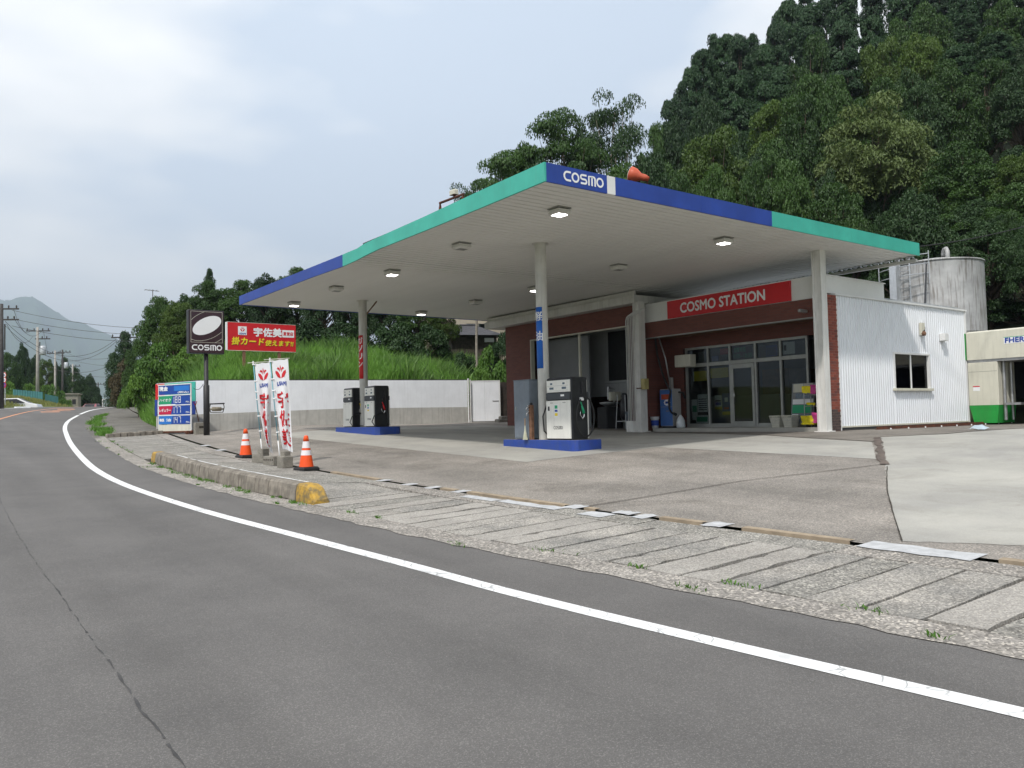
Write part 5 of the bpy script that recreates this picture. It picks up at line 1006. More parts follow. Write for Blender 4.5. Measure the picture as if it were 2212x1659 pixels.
for m_, dz, dx in (('ink', -.012, .014), ('ink_yellow', 0, 0)):
    mb = MB(); F3 = (bx0+dx, by-(.006 if m_ == 'ink' else .0095), bz0+dz)
    put_text(mb, '掛カード', F3, UX, UZ, .06*w_, .52*w_, .2*h_, .47*h_, .012, .12); mb.build('lettering', m_, t, org=o); mb = MB(); put_text(mb, '使えます!!', F3, UX, UZ, .54*w_, .96*w_, .195*h_, .4*h_, .01, .12); mb.build('lettering', m_, t, org=o)

# ------------------------------------------------------------------ price board
pa, pb = at(344, 925, 30.4), at(413, 925, 29.5)
t = thing('price_board', 'blue fuel price board with three illuminated digit rows by the wall', 'price sign', ((pa.x+pb.x)/2, (pa.y+pb.y)/2, g(pa.x, pa.y))); o = t.location; U_ = Vector((pb.x-pa.x, pb.y-pa.y, 0)); L_ = U_.length; U_.normalize(); gz = o.z; nv = Vector((U_.y, -U_.x, 0)); O = Vector((pa.x, pa.y, gz))
for a in (0, L_): MB().tube([O+U_*a+UZ*.05, O+U_*a+UZ*1.83], .028, 6).build('post', 'frame_white', t, org=o)
ba = O+nv*.03
MB().rect(ba, U_, UZ, .02, L_-.02, .05, .33, .02).build('blank_panel', 'cream', t, org=o)
digits = {'1': 'bc', '8': 'abcdefg', '7': 'abc', '4': 'bcfg'}
def seg7(mb, ch, x, z, w_, h_, s, F):
    S = {'a': ((x, z+h_-s), (x+w_, z+h_)), 'd': ((x, z), (x+w_, z+s)), 'g': ((x, z+h_/2-s/2), (x+w_, z+h_/2+s/2)), 'b': ((x+w_-s, z+h_/2+s*.3), (x+w_, z+h_-s*.4)), 'c': ((x+w_-s, z+s*.4), (x+w_, z+h_/2-s*.3)), 'f': ((x, z+h_/2+s*.3), (x+s, z+h_-s*.4)), 'e': ((x, z+s*.4), (x+s, z+h_/2-s*.3))}
    for k in digits[ch]: (a, b), (c, d) = S[k]; mb.rect(F, U_, UZ, a, c, b, d, .002)
rows_ = [(1.45, 1.79, None, None, 'price_blue'), (1.09, 1.4, '188', 'ハイオク', 'price_green'), (.71, 1.03, '177', 'レギュラー', 'price_red'), (.35, .66, '147', '軽 油', 'price_sky')]
for z0, z1, num, nm, m_ in rows_:
    pn = MB().rect(ba, U_, UZ, .03, L_-.03, z0, z1, .03).build('price_panel', 'price_blue', t, org=o); MB().rect(ba+nv*.01, U_, UZ, -.02, L_+.02, z1+.001, z1+.035, .05).build('frame_bar', 'frame_white', t, org=o); F = ba+nv*.004; F2 = ba+nv*.008
    if num is None:
        MB().rect(F, U_, UZ, L_*.5, L_-.04, z0+.12, z1-.04, .002).build('tint', 'price_sky', pn, org=o); mb = MB(); put_text(mb, '現金', F2, U_, UZ, .07, .55, z0+.14, z1-.04, .008); mb.build('lettering', 'ink_white', pn, org=o); mb = MB(); put_text(mb, '(税込)', F2, U_, UZ, L_*.62, L_-.08, z0+.02, z0+.1, .003); mb.build('lettering', 'ink_white', pn, org=o)
    else:
        MB().prism([(.03, z0+.003), (L_*.4, z0+.003), (L_*.46, z1-.003), (.03, z1-.003)], F, U_, UZ, .002).build('name_panel', m_, pn, org=o); put_text(MB(), nm, F2, U_, UZ, .07, L_*.4, z0+.1, z1-.1, .004).build('lettering', 'ink_white', pn, org=o)
        mb = MB()
        for i, ch in enumerate(num): seg7(mb, ch, L_*(.43 if ch == '1' and i == 0 else .42)+i*.19+.02, z0+.04, .12, z1-z0-.075, .022, F2)
        mb.build('digits', 'ink_white', pn, org=o); put_text(MB(), '円/L', F2, U_, UZ, L_*.87, L_*.985, z0+.035, z0+.09, .002).build('unit', 'ink_white', pn, org=o)
mb = MB(); mb.tube([O-U_*.1+UZ*.07, O+U_*(L_+.1)+UZ*.07], .045, 6)
for a in (-.02, L_+.02): mb.tube([O+U_*a-nv*.25+UZ*.03, O+U_*a+nv*.25+UZ*.03], .05, 6).tube([O+U_*a+nv*.16, O+U_*a+nv*.16+UZ*.1], .06, 6)
mb.build('base_frame', 'rust', t, org=o)
p = at(428, 926, 29.3); t = thing('concrete_weight', 'concrete block standing between the price board and the black pole', 'block', (p.x, p.y, g(p.x, p.y))); MB().cbox(-.13, .22, -.13, .13, -.05, .42, .012).build('block_body', 'block', t); MB().box(.0, .15, -.135, -.131, .22, .3).build('recess', 'joint_dirt_and_shade', t)  # dark plate on the block face paints the shade of a recess
p = at(426, 915, 29.9); t = thing('shovel', 'red handled shovel leaning on the white wall', 'shovel', (p.x, p.y, g(p.x, p.y))); MB().tube([(.06, 0, .42), (-.03, .12, 1.02)], .018, 8).build('shaft', 'old_brown', t); MB().tube([(-.03, .12, 1.02), (-.1, .13, 1.16), (.03, .13, 1.17), (-.03, .12, 1.02)], .017, 8).build('grip', 'red_sign', t); MB().box(-.08, .2, -.02, .01, .04, .42).build('blade', 'steel', t)
p = at(468, 880, 29.4); t = thing('hose_reel', 'hose reel bracket mounted beside the black sign pole', 'hose reel', (p.x, p.y, g(p.x, p.y))); zz = p.z-o.z+ (o.z-t.location.z)
MB().tube([(-.33, 0, zz+.12), (.28, 0, zz+.14)], .025, 6).tube([(-.22, 0, zz+.12), (-.25, 0, zz), (-.22, 0, zz-.18)], .015, 6).tube([(.25, 0, zz+.12), (.27, 0, zz), (.22, 0, zz-.18)], .015, 6).tube([(-.22, 0, zz-.18), (.22, 0, zz-.18)], .012, 6).build('bracket', 'pole_black', t); mb = MB(); mb.T = Matrix.Translation((0, 0, zz-.06)) @ Matrix.Rotation(math.pi/2, 4, 'Y'); mb.lathe([(.03, -.24), (.03, -.16), (.075, -.155), (.075, .155), (.03, .16), (.03, .24)], (0,0,0), 14).build('drum', pm('drum', (.25, .22, .16), var=.2, scale=20), t, True)
wire('drop_cable', 'thin cable sagging from the colour boards to the black pole', at(418, 838, 30.2), (px-.1, py, 2.95), .12, .01)

# ------------------------------------------------------------------ banners, cones, weights
def nobori(label, base_px, top_px, D, seed, squash):
    rnd = random.Random(seed); b = at(*base_px, D); gz = g(b.x, b.y); tp_ = at(*top_px, D); t = thing('banner', label, 'banner', (b.x, b.y, gz), 0, 'white advertising banners on leaning poles'); o = t.location
    B = Vector((b.x, b.y, gz+.1)); Tp = Vector((tp_.x, tp_.y, tp_.z)); ax = (Tp-B); L = ax.length; ax.normalize(); rt = (_r-ax*_r.dot(ax)).normalized(); rt = (rt+Vector((0, 0, 0))).normalized(); nr = rt.cross(ax)
    pm('pole_teal', (.16, .4, .48), rough=.4, var=.05) if 'pole_teal' not in MATS else None
    MB().tube([B, B+ax*L*.2], .014, 8).build('lower_pole', 'ink_white', t, True, org=o); MB().tube([B+ax*L*.2, Tp], .011, 8).build('upper_pole', 'pole_teal', t, True, org=o); MB().tube([Tp-rt*.13-ax*.0, Tp+rt*.43+ax*-.02], .008, 6).build('cross_bar', 'cream', t, True, org=o); MB().lathe([(.018, -.03), (.018, .03)], Tp, 8).build('cap', 'ink_white', t, org=o)
    H = L*.87; Wd = .36; n = 14; m_ = 40
    def cl(u, v):
        """u 0..1 across from the pole, v 0..1 down the cloth: the loose lower edge folds in"""
        k = v**1.5*squash; a = u*(1-.68*min(k, 1.25))+.3*k*(v**2); f_ = .05*math.sin(u*6.5+v*5+seed)*(v**1.2)+.09*k*math.sin(u*9+seed); hang = .03*math.sin(u*math.pi*2*1.02)**2*(1-v)
        return Tp+rt*(.03+Wd*a+.0)-ax*(.03+H*v*(1+.07*u*k)+hang*.4)+nr*f_
    vs = [tuple(cl(i/n, j/m_)) for j in range(m_+1) for i in range(n+1)]; vb = [tuple(cl(i/n, j/m_)-nr*.002) for j in range(m_+1) for i in range(n+1)]
    fs = [(j*(n+1)+i, (j+1)*(n+1)+i, (j+1)*(n+1)+i+1, j*(n+1)+i+1) for j in range(m_) for i in range(n)]
    c = MB().add(vs, fs).add(vb, [q[::-1] for q in fs]).build('cloth', 'banner_white' if 'banner_white' in MATS else pm('banner_white', (.8, .8, .82), rough=.8, var=.02), t, True, org=o)
    for v in (.0, .2, .33, .42, .62, .8): MB().tube([Tp-ax*(.05+H*v)-rt*.02+nr*.015, Tp-ax*(.05+H*v)+rt*.05+nr*.015], .014, 6).build('loop', 'ink_white', t, org=o)
    def ink(pts_f, name, mat):
        mb = MB(); pts_f(mb); out = []
        for x, y, z in mb.v: p_ = cl(min(max(x, 0), 1), y); q_ = cl(min(max(x+.01, 0), 1), y); out.append(tuple(p_+nr*(.005+z)))
        mb.v = out; mb.build(name, mat, c, org=o)
    # 2-D art in (u,v) space: x across, y down
    Oa, Ua, Va = Vector((0, 0, 0)), Vector((1, 0, 0)), Vector((0, -1, 0))
    def emb(mb):
        mb2 = MB(); tulip(mb2, None, (.5, .145, 0), Vector((.72, 0, 0)), Vector((0, -.155, 0)), 0, 0, 1.0); mb.v += mb2.v; mb.f += [q for q in mb2.f]; mb.m += mb2.m
    ink(emb, 'emblem', 'ink_red')
    ink(lambda mb: put_text(mb, 'USAMI', Oa, Ua, Va, .22, .82, -.285, -.245, .006), 'wordmark', 'ink_blue')
    ink(lambda mb: [mb.rect(Oa, Ua, Va, a, a+.018, -.3, -.245, 0) for a in (.2, .8)], 'wordmark_legs', 'ink_blue')
    for i, ch in enumerate('宇佐美'):
        v0 = .36+i*.205
        def f_(mb, ch=ch, v0=v0):
            tv, tf, tw, th_ = text_geo(ch)
            for k, (dx, dy) in enumerate([(0, 0), (.03, 0), (-.03, 0), (0, .006), (0, -.006), (.02, .004), (-.02, -.004)]): mb.add([(.16+.7*a/tw+dx, v0+.175*(1-b/th_)+dy, .0004*k) for a, b in tv], [q for q in tf])
        ink(f_, 'character', 'ink_red')
    return t
nobori('white banner with red characters, left one, badly twisted below', (567, 975), (547, 783), 18.5, 1.3, 1.35)
nobori('white banner with red characters, right one, nearer the road', (605, 985), (583, 776), 17.6, 2.2, .75)
def cone(label, px_, py_, D, h=.7):
    b = at(px_, py_, D); z = float(SW(b.x, b.y))+.004; t = thing('traffic_cone', label, 'cone', (b.x, b.y, z), random.uniform(-.3, .3), 'orange traffic cones')
    pm('cone_orange', (.85, .09, .012), rough=.45, var=.06) if 'cone_orange' not in MATS else None; pm('cone_white', (.78, .74, .75), rough=.4, var=.05) if 'cone_white' not in MATS else None
    MB().cbox(-.19, .19, -.19, .19, 0, .06, .015).cbox(-.17, .17, -.17, .17, .06, .075, .01).build('base', 'rubber', t, bevel=.008)
    R = lambda q: .145-.105*q
    for n_, m_, a, b_ in (('body', 'cone_orange', 0, .37), ('reflective_band', 'cone_white', .372, .53), ('body', 'cone_orange', .532, .6), ('reflective_band', 'cone_white', .602, .81), ('tip', 'cone_orange', .812, .97)):
        MB().lathe([(R(a)+.002*(m_ == 'cone_white'), .07+a*(h-.07)), (R(b_)+.002*(m_ == 'cone_white'), .07+b_*(h-.07))]+([(.03, .07+.99*(h-.07)), (.02, h)] if n_ == 'tip' else []), (0,0,0), 26, n_ == 'tip').build(n_, m_, t, True)
cone('orange and white traffic cone nearest the yellow kerb end', 662, 1018, 16.3); cone('orange and white traffic cone on the far side of the banners', 531, 990, 19.6)
def weight(name, label, px_, py_, D, kind, rz):
    b = at(px_, py_, D); t = thing(name, label, 'block', (b.x, b.y, float(SW(b.x, b.y))+.004), rz, 'concrete blocks weighting the banner poles')
    if kind == 0: MB().cbox(-.11, .11, -.16, .16, 0, .2, .012).build('block_body', 'block', t); MB().cbox(-.11, .11, -.16, .0, .2, .31, .012).build('raised_end', 'block', t)
    elif kind == 1:
        mb = MB().cbox(-.1, .1, -.2, .2, 0, .19, .01); mb.build('block_body', 'block', t); mb = MB()
        for i in range(5): mb.T = Matrix.Translation((-.1005, -.15+i*.075, .11)) @ Matrix.Rotation(-math.pi/2, 4, 'Y'); mb.lathe([(.022, 0), (.022, .002)], (0,0,0), 12)
        mb.build('hole_shade', 'joint_dirt_and_shade', t)  # dark discs on the solid face carry the shade of the holes
    else: MB().cbox(-.13, .13, -.11, .11, 0, .24, .02).build('block_body', 'block', t); MB().cbox(-.06, .1, -.06, .08, .24, .34, .012).build('raised_end', 'block', t)
weight('pole_weight', 'concrete block holding the left banner pole', 563, 989, 18.2, 0, .5); weight('hollow_block', 'hollow concrete block with a row of five round holes', 588, 998, 17.6, 1, .25); weight('pole_weight', 'dark stepped concrete block holding the right banner pole', 616, 1007, 16.9, 2, .2)
# ------------------------------------------------------------------ vegetation
leafmat('leaf_cedar', (.007, .024, .009), (.03, .075, .022), .15); leafmat('leaf_broad', (.014, .04, .008), (.06, .125, .02), .25); leafmat('leaf_deep', (.009, .028, .008), (.034, .075, .018), .2)
leafmat('leaf_lime', (.025, .055, .006), (.1, .165, .02), .3); leafmat('leaf_chestnut', (.035, .065, .013), (.13, .175, .05), .25); leafmat('leaf_shrub', (.035, .1, .012), (.14, .26, .035), .3); leafmat('leaf_brown', (.04, .03, .015), (.11, .085, .04), .2)
pm('bark', (.1, .075, .055), rough=.95, var=.3, scale=6, bump=.6, bscale=30); pm('bark_pale', (.26, .23, .19), rough=.9, var=.25, scale=5)
def unit(n): v = RNG.normal(size=(n, 3)); return v/np.linalg.norm(v, axis=1)[:, None]
def leaf_mesh(name, P_, Nn, size, ratio, mat, parent, droop=0.0):
    n = len(P_); u = unit(n); N_ = Nn+u*.75; N_ /= np.linalg.norm(N_, axis=1)[:, None]
    a = np.cross(N_, unit(n)); a += Nn*.25; a[:, 2] -= droop; a /= np.linalg.norm(a, axis=1)[:, None]; b = np.cross(N_, a); b /= np.linalg.norm(b, axis=1)[:, None]
    L = RNG.uniform(.6, 1.35, n)[:, None]*size; w = L*ratio; v = np.empty((n, 4, 3)); v[:, 0] = P_-a*L*.5; v[:, 1] = P_+b*w*.5-N_*L*.06; v[:, 2] = P_+a*L*.5-N_*L*.12; v[:, 3] = P_-b*w*.5-N_*L*.06
    return bulk(name, v.reshape(-1, 3), n, 4, mat, parent)
def clumps_leaves(C, R, n, flat=.6, shell=.75):
    """n points spread over ellipsoid clumps with centres C, radii R; returns points and outward directions"""
    k = RNG.choice(len(C), n, p=(R**2)/np.sum(R**2)); d = unit(n); d[:, 2] = np.where(d[:, 2] < -.35, -d[:, 2], d[:, 2]); rr = np.where(RNG.random(n) < shell, RNG.uniform(.8, 1.08, n), RNG.uniform(.3, .85, n))
    off = d*rr[:, None]*R[k][:, None]; off[:, 2] *= flat; return C[k]+off, d
def trunk(parent, H, r, limbs, mat='bark', lean=.3):
    mb = MB(); n = 7; ctl = [(math.sin(i*1.3)*lean*.3*(i/n), math.cos(i*1.7)*lean*.3*(i/n), -1.0+(H+1)*i/n) for i in range(n+1)]
    mb.tube(ctl, [r*(1-.8*i/n) for i in range(n+1)], 7)
    for (x, y, z) in limbs:
        h0 = min(max(z*.62, H*.18), H*.9); i = int((h0+1)/(H+1)*n); bx, by = ctl[min(i, n)][0], ctl[min(i, n)][1]
        mb.tube([(bx, by, h0), (bx+(x-bx)*.45, by+(y-by)*.45, h0+(z-h0)*.35), (x, y, z)], [r*.36, r*.22, r*.06], 5)
    return mb.build('trunk', mat, parent, True)
PROTO = {}
def proto_done(key, root, H, Rr): PROTO[key] = (root, H, Rr)
def mk_cedar(key, H=15.0, R0=2.9, n=30000, mat='leaf_cedar', seed=1, leaf=.26):
    rnd = np.random.default_rng(seed); root = bpy.data.objects.new('cedar_tree', None); COL.objects.link(root); m = 120; q = rnd.uniform(.08, .98, m)**.8; z = H*(.1+.88*q); prof = R0*np.clip((1-q**2.6)**.75, .12, 1)*(.8+.2*np.sin(q*9+seed)); a = rnd.uniform(0, 6.283, m); rr = prof*rnd.uniform(.55, 1.05, m)
    C = np.stack([np.cos(a)*rr, np.sin(a)*rr, z], 1); R = rnd.uniform(.7, 1.25, m)*(.6+.4*(1-q)); P_, d = clumps_leaves(C, R, n, .75, .8); out = np.stack([P_[:, 0], P_[:, 1], np.zeros(n)], 1)*.25+d*.8+np.array([0, 0, .25])
    out /= np.linalg.norm(out, axis=1)[:, None]; leaf_mesh('crown', P_, out, leaf, .42, mat, root, .25); trunk(root, H*.93, .26, [tuple(C[i]*np.array([.7, .7, .97])) for i in range(0, 16)], 'bark', .1); proto_done(key, root, H, R0)
def mk_broad(key, H=10.0, R0=4.3, n=15000, mat='leaf_broad', seed=2, leaf=.27, flat=.6, base_=.25, nclump=46, bark='bark', lean=.6, ratio=.5, name='broadleaf_tree'):
    rnd = np.random.default_rng(seed); root = bpy.data.objects.new(name, None); COL.objects.link(root); m = nclump
    u = rnd.normal(size=(m, 3)); u /= np.linalg.norm(u, axis=1)[:, None]; u[:, 2] = np.abs(u[:, 2])*1.1-.3; rr = rnd.uniform(.55, .92, m)
    cz = H*(base_+(1-base_)*.42); C = np.stack([u[:, 0]*rr*R0, u[:, 1]*rr*R0, cz+u[:, 2]*rr*H*(1-base_)*.56], 1); R = rnd.uniform(.7, 1.5, m)*R0/4.3*(46/m)**.25; C[:, :2] *= np.clip(1.15-.35*((C[:, 2:3]-cz)/(H*.5))**2, .5, 1.1)
    P_, d = clumps_leaves(C, R, n, flat, .72); out = d*.5+np.array([0, 0, .65]); out /= np.linalg.norm(out, axis=1)[:, None]; leaf_mesh('crown', P_, out, leaf, ratio, mat, root); trunk(root, H*.8, .2*R0/4, [tuple(C[i]) for i in range(0, m, 2)], bark, lean); proto_done(key, root, float(P_[:, 2].max()), R0*1.12)
mk_cedar('cedarA', seed=11); mk_cedar('cedarB', 15, 3.3, 32000, 'leaf_cedar', 12, .27); mk_cedar('cypress', 10, 2.0, 11000, 'leaf_deep', 13, .26)
mk_broad('broadA', seed=21, base_=.04, n=42000, nclump=120, leaf=.21); mk_broad('broadB', 10, 4.6, 44000, 'leaf_deep', 22, .22, .6, .02, 130); mk_broad('lime', 10, 4.4, 40000, 'leaf_lime', 23, .2, .5, .06, 110)
mk_broad('chestnut', 10.5, 5.0, 46000, 'leaf_chestnut', 24, .26, .5, .05, 130, ratio=.34); mk_broad('open', 13, 5.6, 14000, 'leaf_deep', 25, .22, .3, .3, 40, 'bark_pale', 1.6); mk_broad('openB', 13, 5.0, 18000, 'leaf_broad', 26, .22, .32, .3, 44, 'bark', 1.2)
mk_broad('shrub', 2.6, 1.7, 8000, 'leaf_shrub', 27, .16, .7, .0, 30, name='shrub'); mk_broad('dark_shrub', 2.6, 1.8, 8000, 'leaf_deep', 28, .17, .7, .0, 30, name='shrub'); mk_broad('brown', 5, 2.4, 8000, 'leaf_brown', 29, .2, .7, .1, 30)
used = set(); TREES = []
def tree(kind, px_, py_, D, wpx, label, cat='tree', group='trees on the hillside', base_z=None, sink=.3):
    """crown top at the given direction and distance, trunk foot on the terrain"""
    root, H, Rr = PROTO[kind]; top = at(px_, py_, D); z0 = float(T(top.x, top.y))-sink if base_z is None else base_z; h = max(top.z-z0, 1.2 if cat == 'shrub' else 4.5); s = wpx*D/FP/Rr
    o = root if kind not in used else dup(root); used.add(kind)
    o.location = (top.x, top.y, z0); o.rotation_euler = (0, 0, random.uniform(0, 6.28)); o.scale = (s*random.uniform(.92, 1.08), s*random.uniform(.92, 1.08), h/H)
    TREES.append(o); return tag(o, label, cat, group)
# trees standing on their own: named one by one
for k_, x, y, D, w, lb in (
    ('open', 1325, 208, 50, 120, 'tall open tree with bare pale limbs above the lettered canopy corner'), ('openB', 1215, 226, 49, 115, 'tall leafy tree rising behind the teal canopy edge'), ('openB', 1105, 318, 47, 115, 'spreading dark tree just left of the canopy peak'), ('open', 1022, 395, 44, 85, 'lowest spreading tree touching the rusty rig on the canopy'), ('broadB', 1180, 345, 45, 120, 'dense dark tree directly behind the canopy peak'), ('broadB', 1245, 262, 51, 88, 'full dark crown between the tall open trees above the canopy'), ('broadA', 1130, 312, 49, 85, 'full green crown left of the tall open trees'), ('broadA', 1330, 350, 46, 105, 'mid green tree behind the orange floodlight'), ('broadB', 1420, 330, 48, 90, 'dark tree to the right of the orange floodlight'),
    ('chestnut', 1885, 205, 47, 145, 'large pale green chestnut tree on the slope above the tank'), ('lime', 1540, 285, 50, 110, 'olive green tree with thin pale stems above the blue edge'), ('broadA', 1660, 300, 47, 85, 'mid green tree left of the pale chestnut'), ('broadA', 2075, 300, 43, 100, 'mid green tree right of the pale chestnut'), ('broadB', 1960, 400, 36, 105, 'dark tree directly behind the steel tank'), ('broadA', 1800, 390, 40, 95, 'green tree just above the teal right canopy edge'), ('broadB', 2130, 470, 33, 95, 'dark tree at the right, close behind the tank'), ('lime', 2205, 330, 40, 80, 'yellow green tree at the right frame edge'), ('broadB', 2260, 560, 32, 90, 'dark leafy tree hanging over the car wash'), ('broadA', 2190, 610, 33, 50, 'low green branchy tree beside the tank'), ('broadB', 2150, 560, 34, 70, 'low dark tree between the tank and the car wash'), ('broadB', 2225, 640, 31, 60, 'dark low tree touching the car wash beam')):
    tree(k_, x, y, D, w, lb, group='trees close behind the station')
for k_, x, y, D, w, lb in (
    ('broadA', 350, 640, 46, 62, 'leftmost broadleaf tree on the bank, above the price board'), ('lime', 385, 650, 44, 55, 'yellow green tree on the bank left of the COSMO sign'), ('broadA', 446, 606, 50, 58, 'leafy tree directly behind the COSMO sign'), ('cypress', 452, 580, 51, 17, 'thin spiky tree top poking out above the COSMO sign'), ('broadB', 400, 632, 50, 60, 'dark tree just left of the COSMO sign top'), ('broadA', 520, 602, 50, 62, 'tree on the bank between COSMO sign and red billboard'), ('broadB', 585, 590, 49, 62, 'dark tree above the red billboard'), ('broadA', 640, 574, 50, 62, 'tall tree meeting the far blue canopy tip'), ('broadB', 700, 590, 48, 62, 'dark tree behind the far blue canopy end'), ('broadB', 770, 600, 48, 62, 'dark tree behind the far round column'), ('broadB', 840, 610, 48, 62, 'dark tree under the canopy, right of the far column'), ('broadA', 905, 620, 47, 60, 'tree left of the hillside house'), ('lime', 955, 655, 46, 42, 'yellowish tree beside the hillside house')):
    tree(k_, x, y, D, w, lb, group='trees on top of the grass bank')
for i, (k_, x, y, D, w, lb) in enumerate((('dark_shrub', 480, 700, 45, 60, 'dark shrub below the trees behind the COSMO sign'), ('dark_shrub', 560, 695, 45, 60, 'dark shrub behind the red billboard'), ('dark_shrub', 660, 690, 44, 62, 'dark shrub at the top of the grass, right of the billboard'), ('dark_shrub', 745, 695, 44, 62, 'dark shrub left of the far column'), ('dark_shrub', 850, 695, 44, 60, 'dark shrub at the top of the grass under the canopy'), ('dark_shrub', 925, 700, 44, 50, 'dark shrub just left of the hillside roof'), ('shrub', 355, 735, 41, 50, 'bright shrub on the bank left of the sign pole'), ('shrub', 325, 775, 41, 42, 'bright shrub sloping down towards the road'), ('shrub', 298, 805, 42, 34, 'small bright shrub nearest the footpath'), ('shrub', 410, 745, 40, 40, 'bright shrub right behind the COSMO sign pole'),
    ('shrub', 1060, 745, 40, 42, 'leafy shrub beside the brick workshop corner'), ('dark_shrub', 1085, 715, 41, 36, 'dark climbing shrub against the workshop corner'), ('shrub', 1035, 795, 38, 36, 'shrub above the pale gate'), ('dark_shrub', 1000, 760, 41, 30, 'small dark shrub below the hillside house'), ('dark_shrub', 2140, 640, 33, 55, 'dark shrub just right of the steel tank'), ('dark_shrub', 2195, 665, 32, 60, 'dark shrub above the car wash beam'), ('dark_shrub', 2250, 650, 32, 60, 'dark shrub at the right edge above the car wash'))):
    tree(k_, x, y, D, w, lb, 'shrub', 'shrubs on the bank')
for k_, x, y, D, w, lb in (('cypress', 270, 716, 62, 26, 'narrow conifer beside the footpath with a pole behind it'), ('brown', 262, 775, 60, 34, 'brownish clipped conifer beside the footpath'), ('cypress', 245, 762, 66, 22, 'smaller dark conifer nearest the road crest'), ('broadA', 300, 730, 58, 36, 'round tree behind the brownish conifer'), ('shrub', 285, 832, 58, 26, 'low bush behind the white marker post'),
    ('broadA', 20, 760, 105, 34, 'leftmost tree across the road behind the utility pole'), ('broadB', 47, 738, 112, 26, 'tall dark tree across the road between two utility poles'), ('broadB', 72, 765, 112, 22, 'dark narrow tree left of the white topped utility pole'), ('lime', 100, 775, 105, 28, 'bright green tree across the road right of a utility pole'), ('broadB', 122, 782, 120, 24, 'dark tree across the road behind the hut'), ('cypress', 140, 772, 125, 16, 'spiky conifer across the road'), ('broadA', 165, 792, 125, 26, 'tree across the road right of the spiky conifer'), ('broadB', 190, 806, 130, 24, 'rightmost dark tree across the road'), ('broadB', 205, 830, 135, 18, 'small dark tree at the road crest')):
    tree(k_, x, y, D, w, lb, group='trees along the far road', base_z=1.0)
for i, (k_, x, y, D, w, lb) in enumerate((('shrub', 15, 822, 88, 30, 'bright hedge bush behind the white car'), ('shrub', 60, 826, 92, 30, 'bright bush above the long teal fence'), ('shrub', 105, 828, 95, 28, 'bright bush between the two teal fences'), ('shrub', 130, 842, 95, 20, 'bush above the short teal fence'), ('dark_shrub', 185, 845, 120, 26, 'dark bush by the road crest'), ('shrub', 148, 862, 85, 14, 'low bush in front of the concrete hut'))):
    tree(k_, x, y, D, w, lb, 'shrub', 'shrubs across the road', base_z=1.8)
# the wooded hillside, ranks of cedars and broadleaf trees
ridge = herm([1300, 1385, 1440, 1480, 1515, 1560, 1610, 1645, 1662, 1690, 1800, 2000, 2400], [330, 268, 205, 150, 92, 62, 66, 84, 40, -15, -90, -120, -150])
ranks = [(92, 0, 56, ('cedarA', 'cedarB'), 1500), (80, 62, 78, ('cedarA', 'cedarB', 'cedarB'), 1480), (70, 135, 82, ('cedarB', 'cedarA', 'broadA'), 1440), (61, 205, 90, ('broadB', 'cedarB', 'broadA', 'lime'), 1420), (54, 265, 95, ('broadA', 'lime', 'broadB', 'broadA'), 1420), (44, 350, 92, ('broadB', 'broadA'), 1380), (38, 480, 100, ('broadB', 'broadA'), 1830)]
words = {'cedarA': 'dark slender cedar', 'cedarB': 'dark broad cedar', 'broadA': 'mid green broadleaf tree', 'broadB': 'dark broadleaf tree', 'lime': 'yellow green broadleaf tree', 'dark_shrub': 'dark undergrowth bush'}
rk = ['in the topmost hillside rank', 'in the second rank below the hillside crest', 'in the third hillside rank', 'in the middle hillside rank', 'just above the pale chestnut', 'in the low rank behind the canopy', 'at the slope foot behind the tank']
ORD = ['first', 'second', 'third', 'fourth', 'fifth', 'sixth', 'seventh', 'eighth', 'ninth', 'tenth', 'eleventh', 'twelfth', 'thirteenth', 'fourteenth', 'fifteenth', 'sixteenth', 'seventeenth', 'eighteenth']
for r_, (D, dy, st, kinds, x0) in enumerate(ranks):
    cnt = {}
    x = x0+random.uniform(0, 25); j = 0
    while x < 2330:
        k_ = kinds[(j*7+r_*3+random.randint(0, 1)) % len(kinds)]; yt = max(float(ridge(x)), -160)+dy*(1 if x > 1500 else .75)+random.uniform(-14, 20) if r_ < 5 else dy+random.uniform(-25, 25); wp = st*(.66 if 'cedar' in k_ else .82)*random.uniform(.9, 1.15)
        if r_ < 5: yt = max(yt, float(ridge(x))+random.uniform(0, 10))
        tree(k_, x, yt, D+random.uniform(-3, 3), wp, ORD[cnt.setdefault(k_, 0)]+' '+words[k_]+' from the left '+rk[r_], group='%s, hillside rank %d' % (words[k_], r_+1)); cnt[k_] += 1; x += st*random.uniform(.72, 1.0); j += 1
for i, (k_, x, y, D, w) in enumerate((('cedarB', 1446, 200, 74, 42), ('cedarA', 1468, 172, 76, 40), ('cedarB', 1492, 128, 77, 44), ('cedarB', 1516, 90, 78, 48), ('cedarA', 1540, 70, 80, 46), ('cedarB', 1566, 58, 79, 50), ('cedarB', 1594, 60, 78, 50), ('cedarA', 1622, 70, 80, 46), ('cedarB', 1648, 82, 78, 46), ('cedarB', 1672, 38, 84, 48), ('cedarB', 1700, -15, 86, 52), ('broadA', 1410, 262, 64, 55), ('broadB', 1462, 250, 64, 60), ('broadB', 1520, 190, 68, 62), ('cedarB', 1585, 150, 70, 60), ('cedarB', 1650, 165, 69, 60))):
    tree(k_, x, y, D, w, ORD[i]+' crest tree from the left, a '+words[k_]+' against the sky' if i < 11 else ORD[i-11]+' filling tree from the left just below the sky line, a '+words[k_], group='trees forming the hillside sky line')
for k_, (root, H, Rr) in PROTO.items():
    if k_ not in used: [bpy.data.objects.remove(c) for c in list(root.children)]; bpy.data.objects.remove(root)
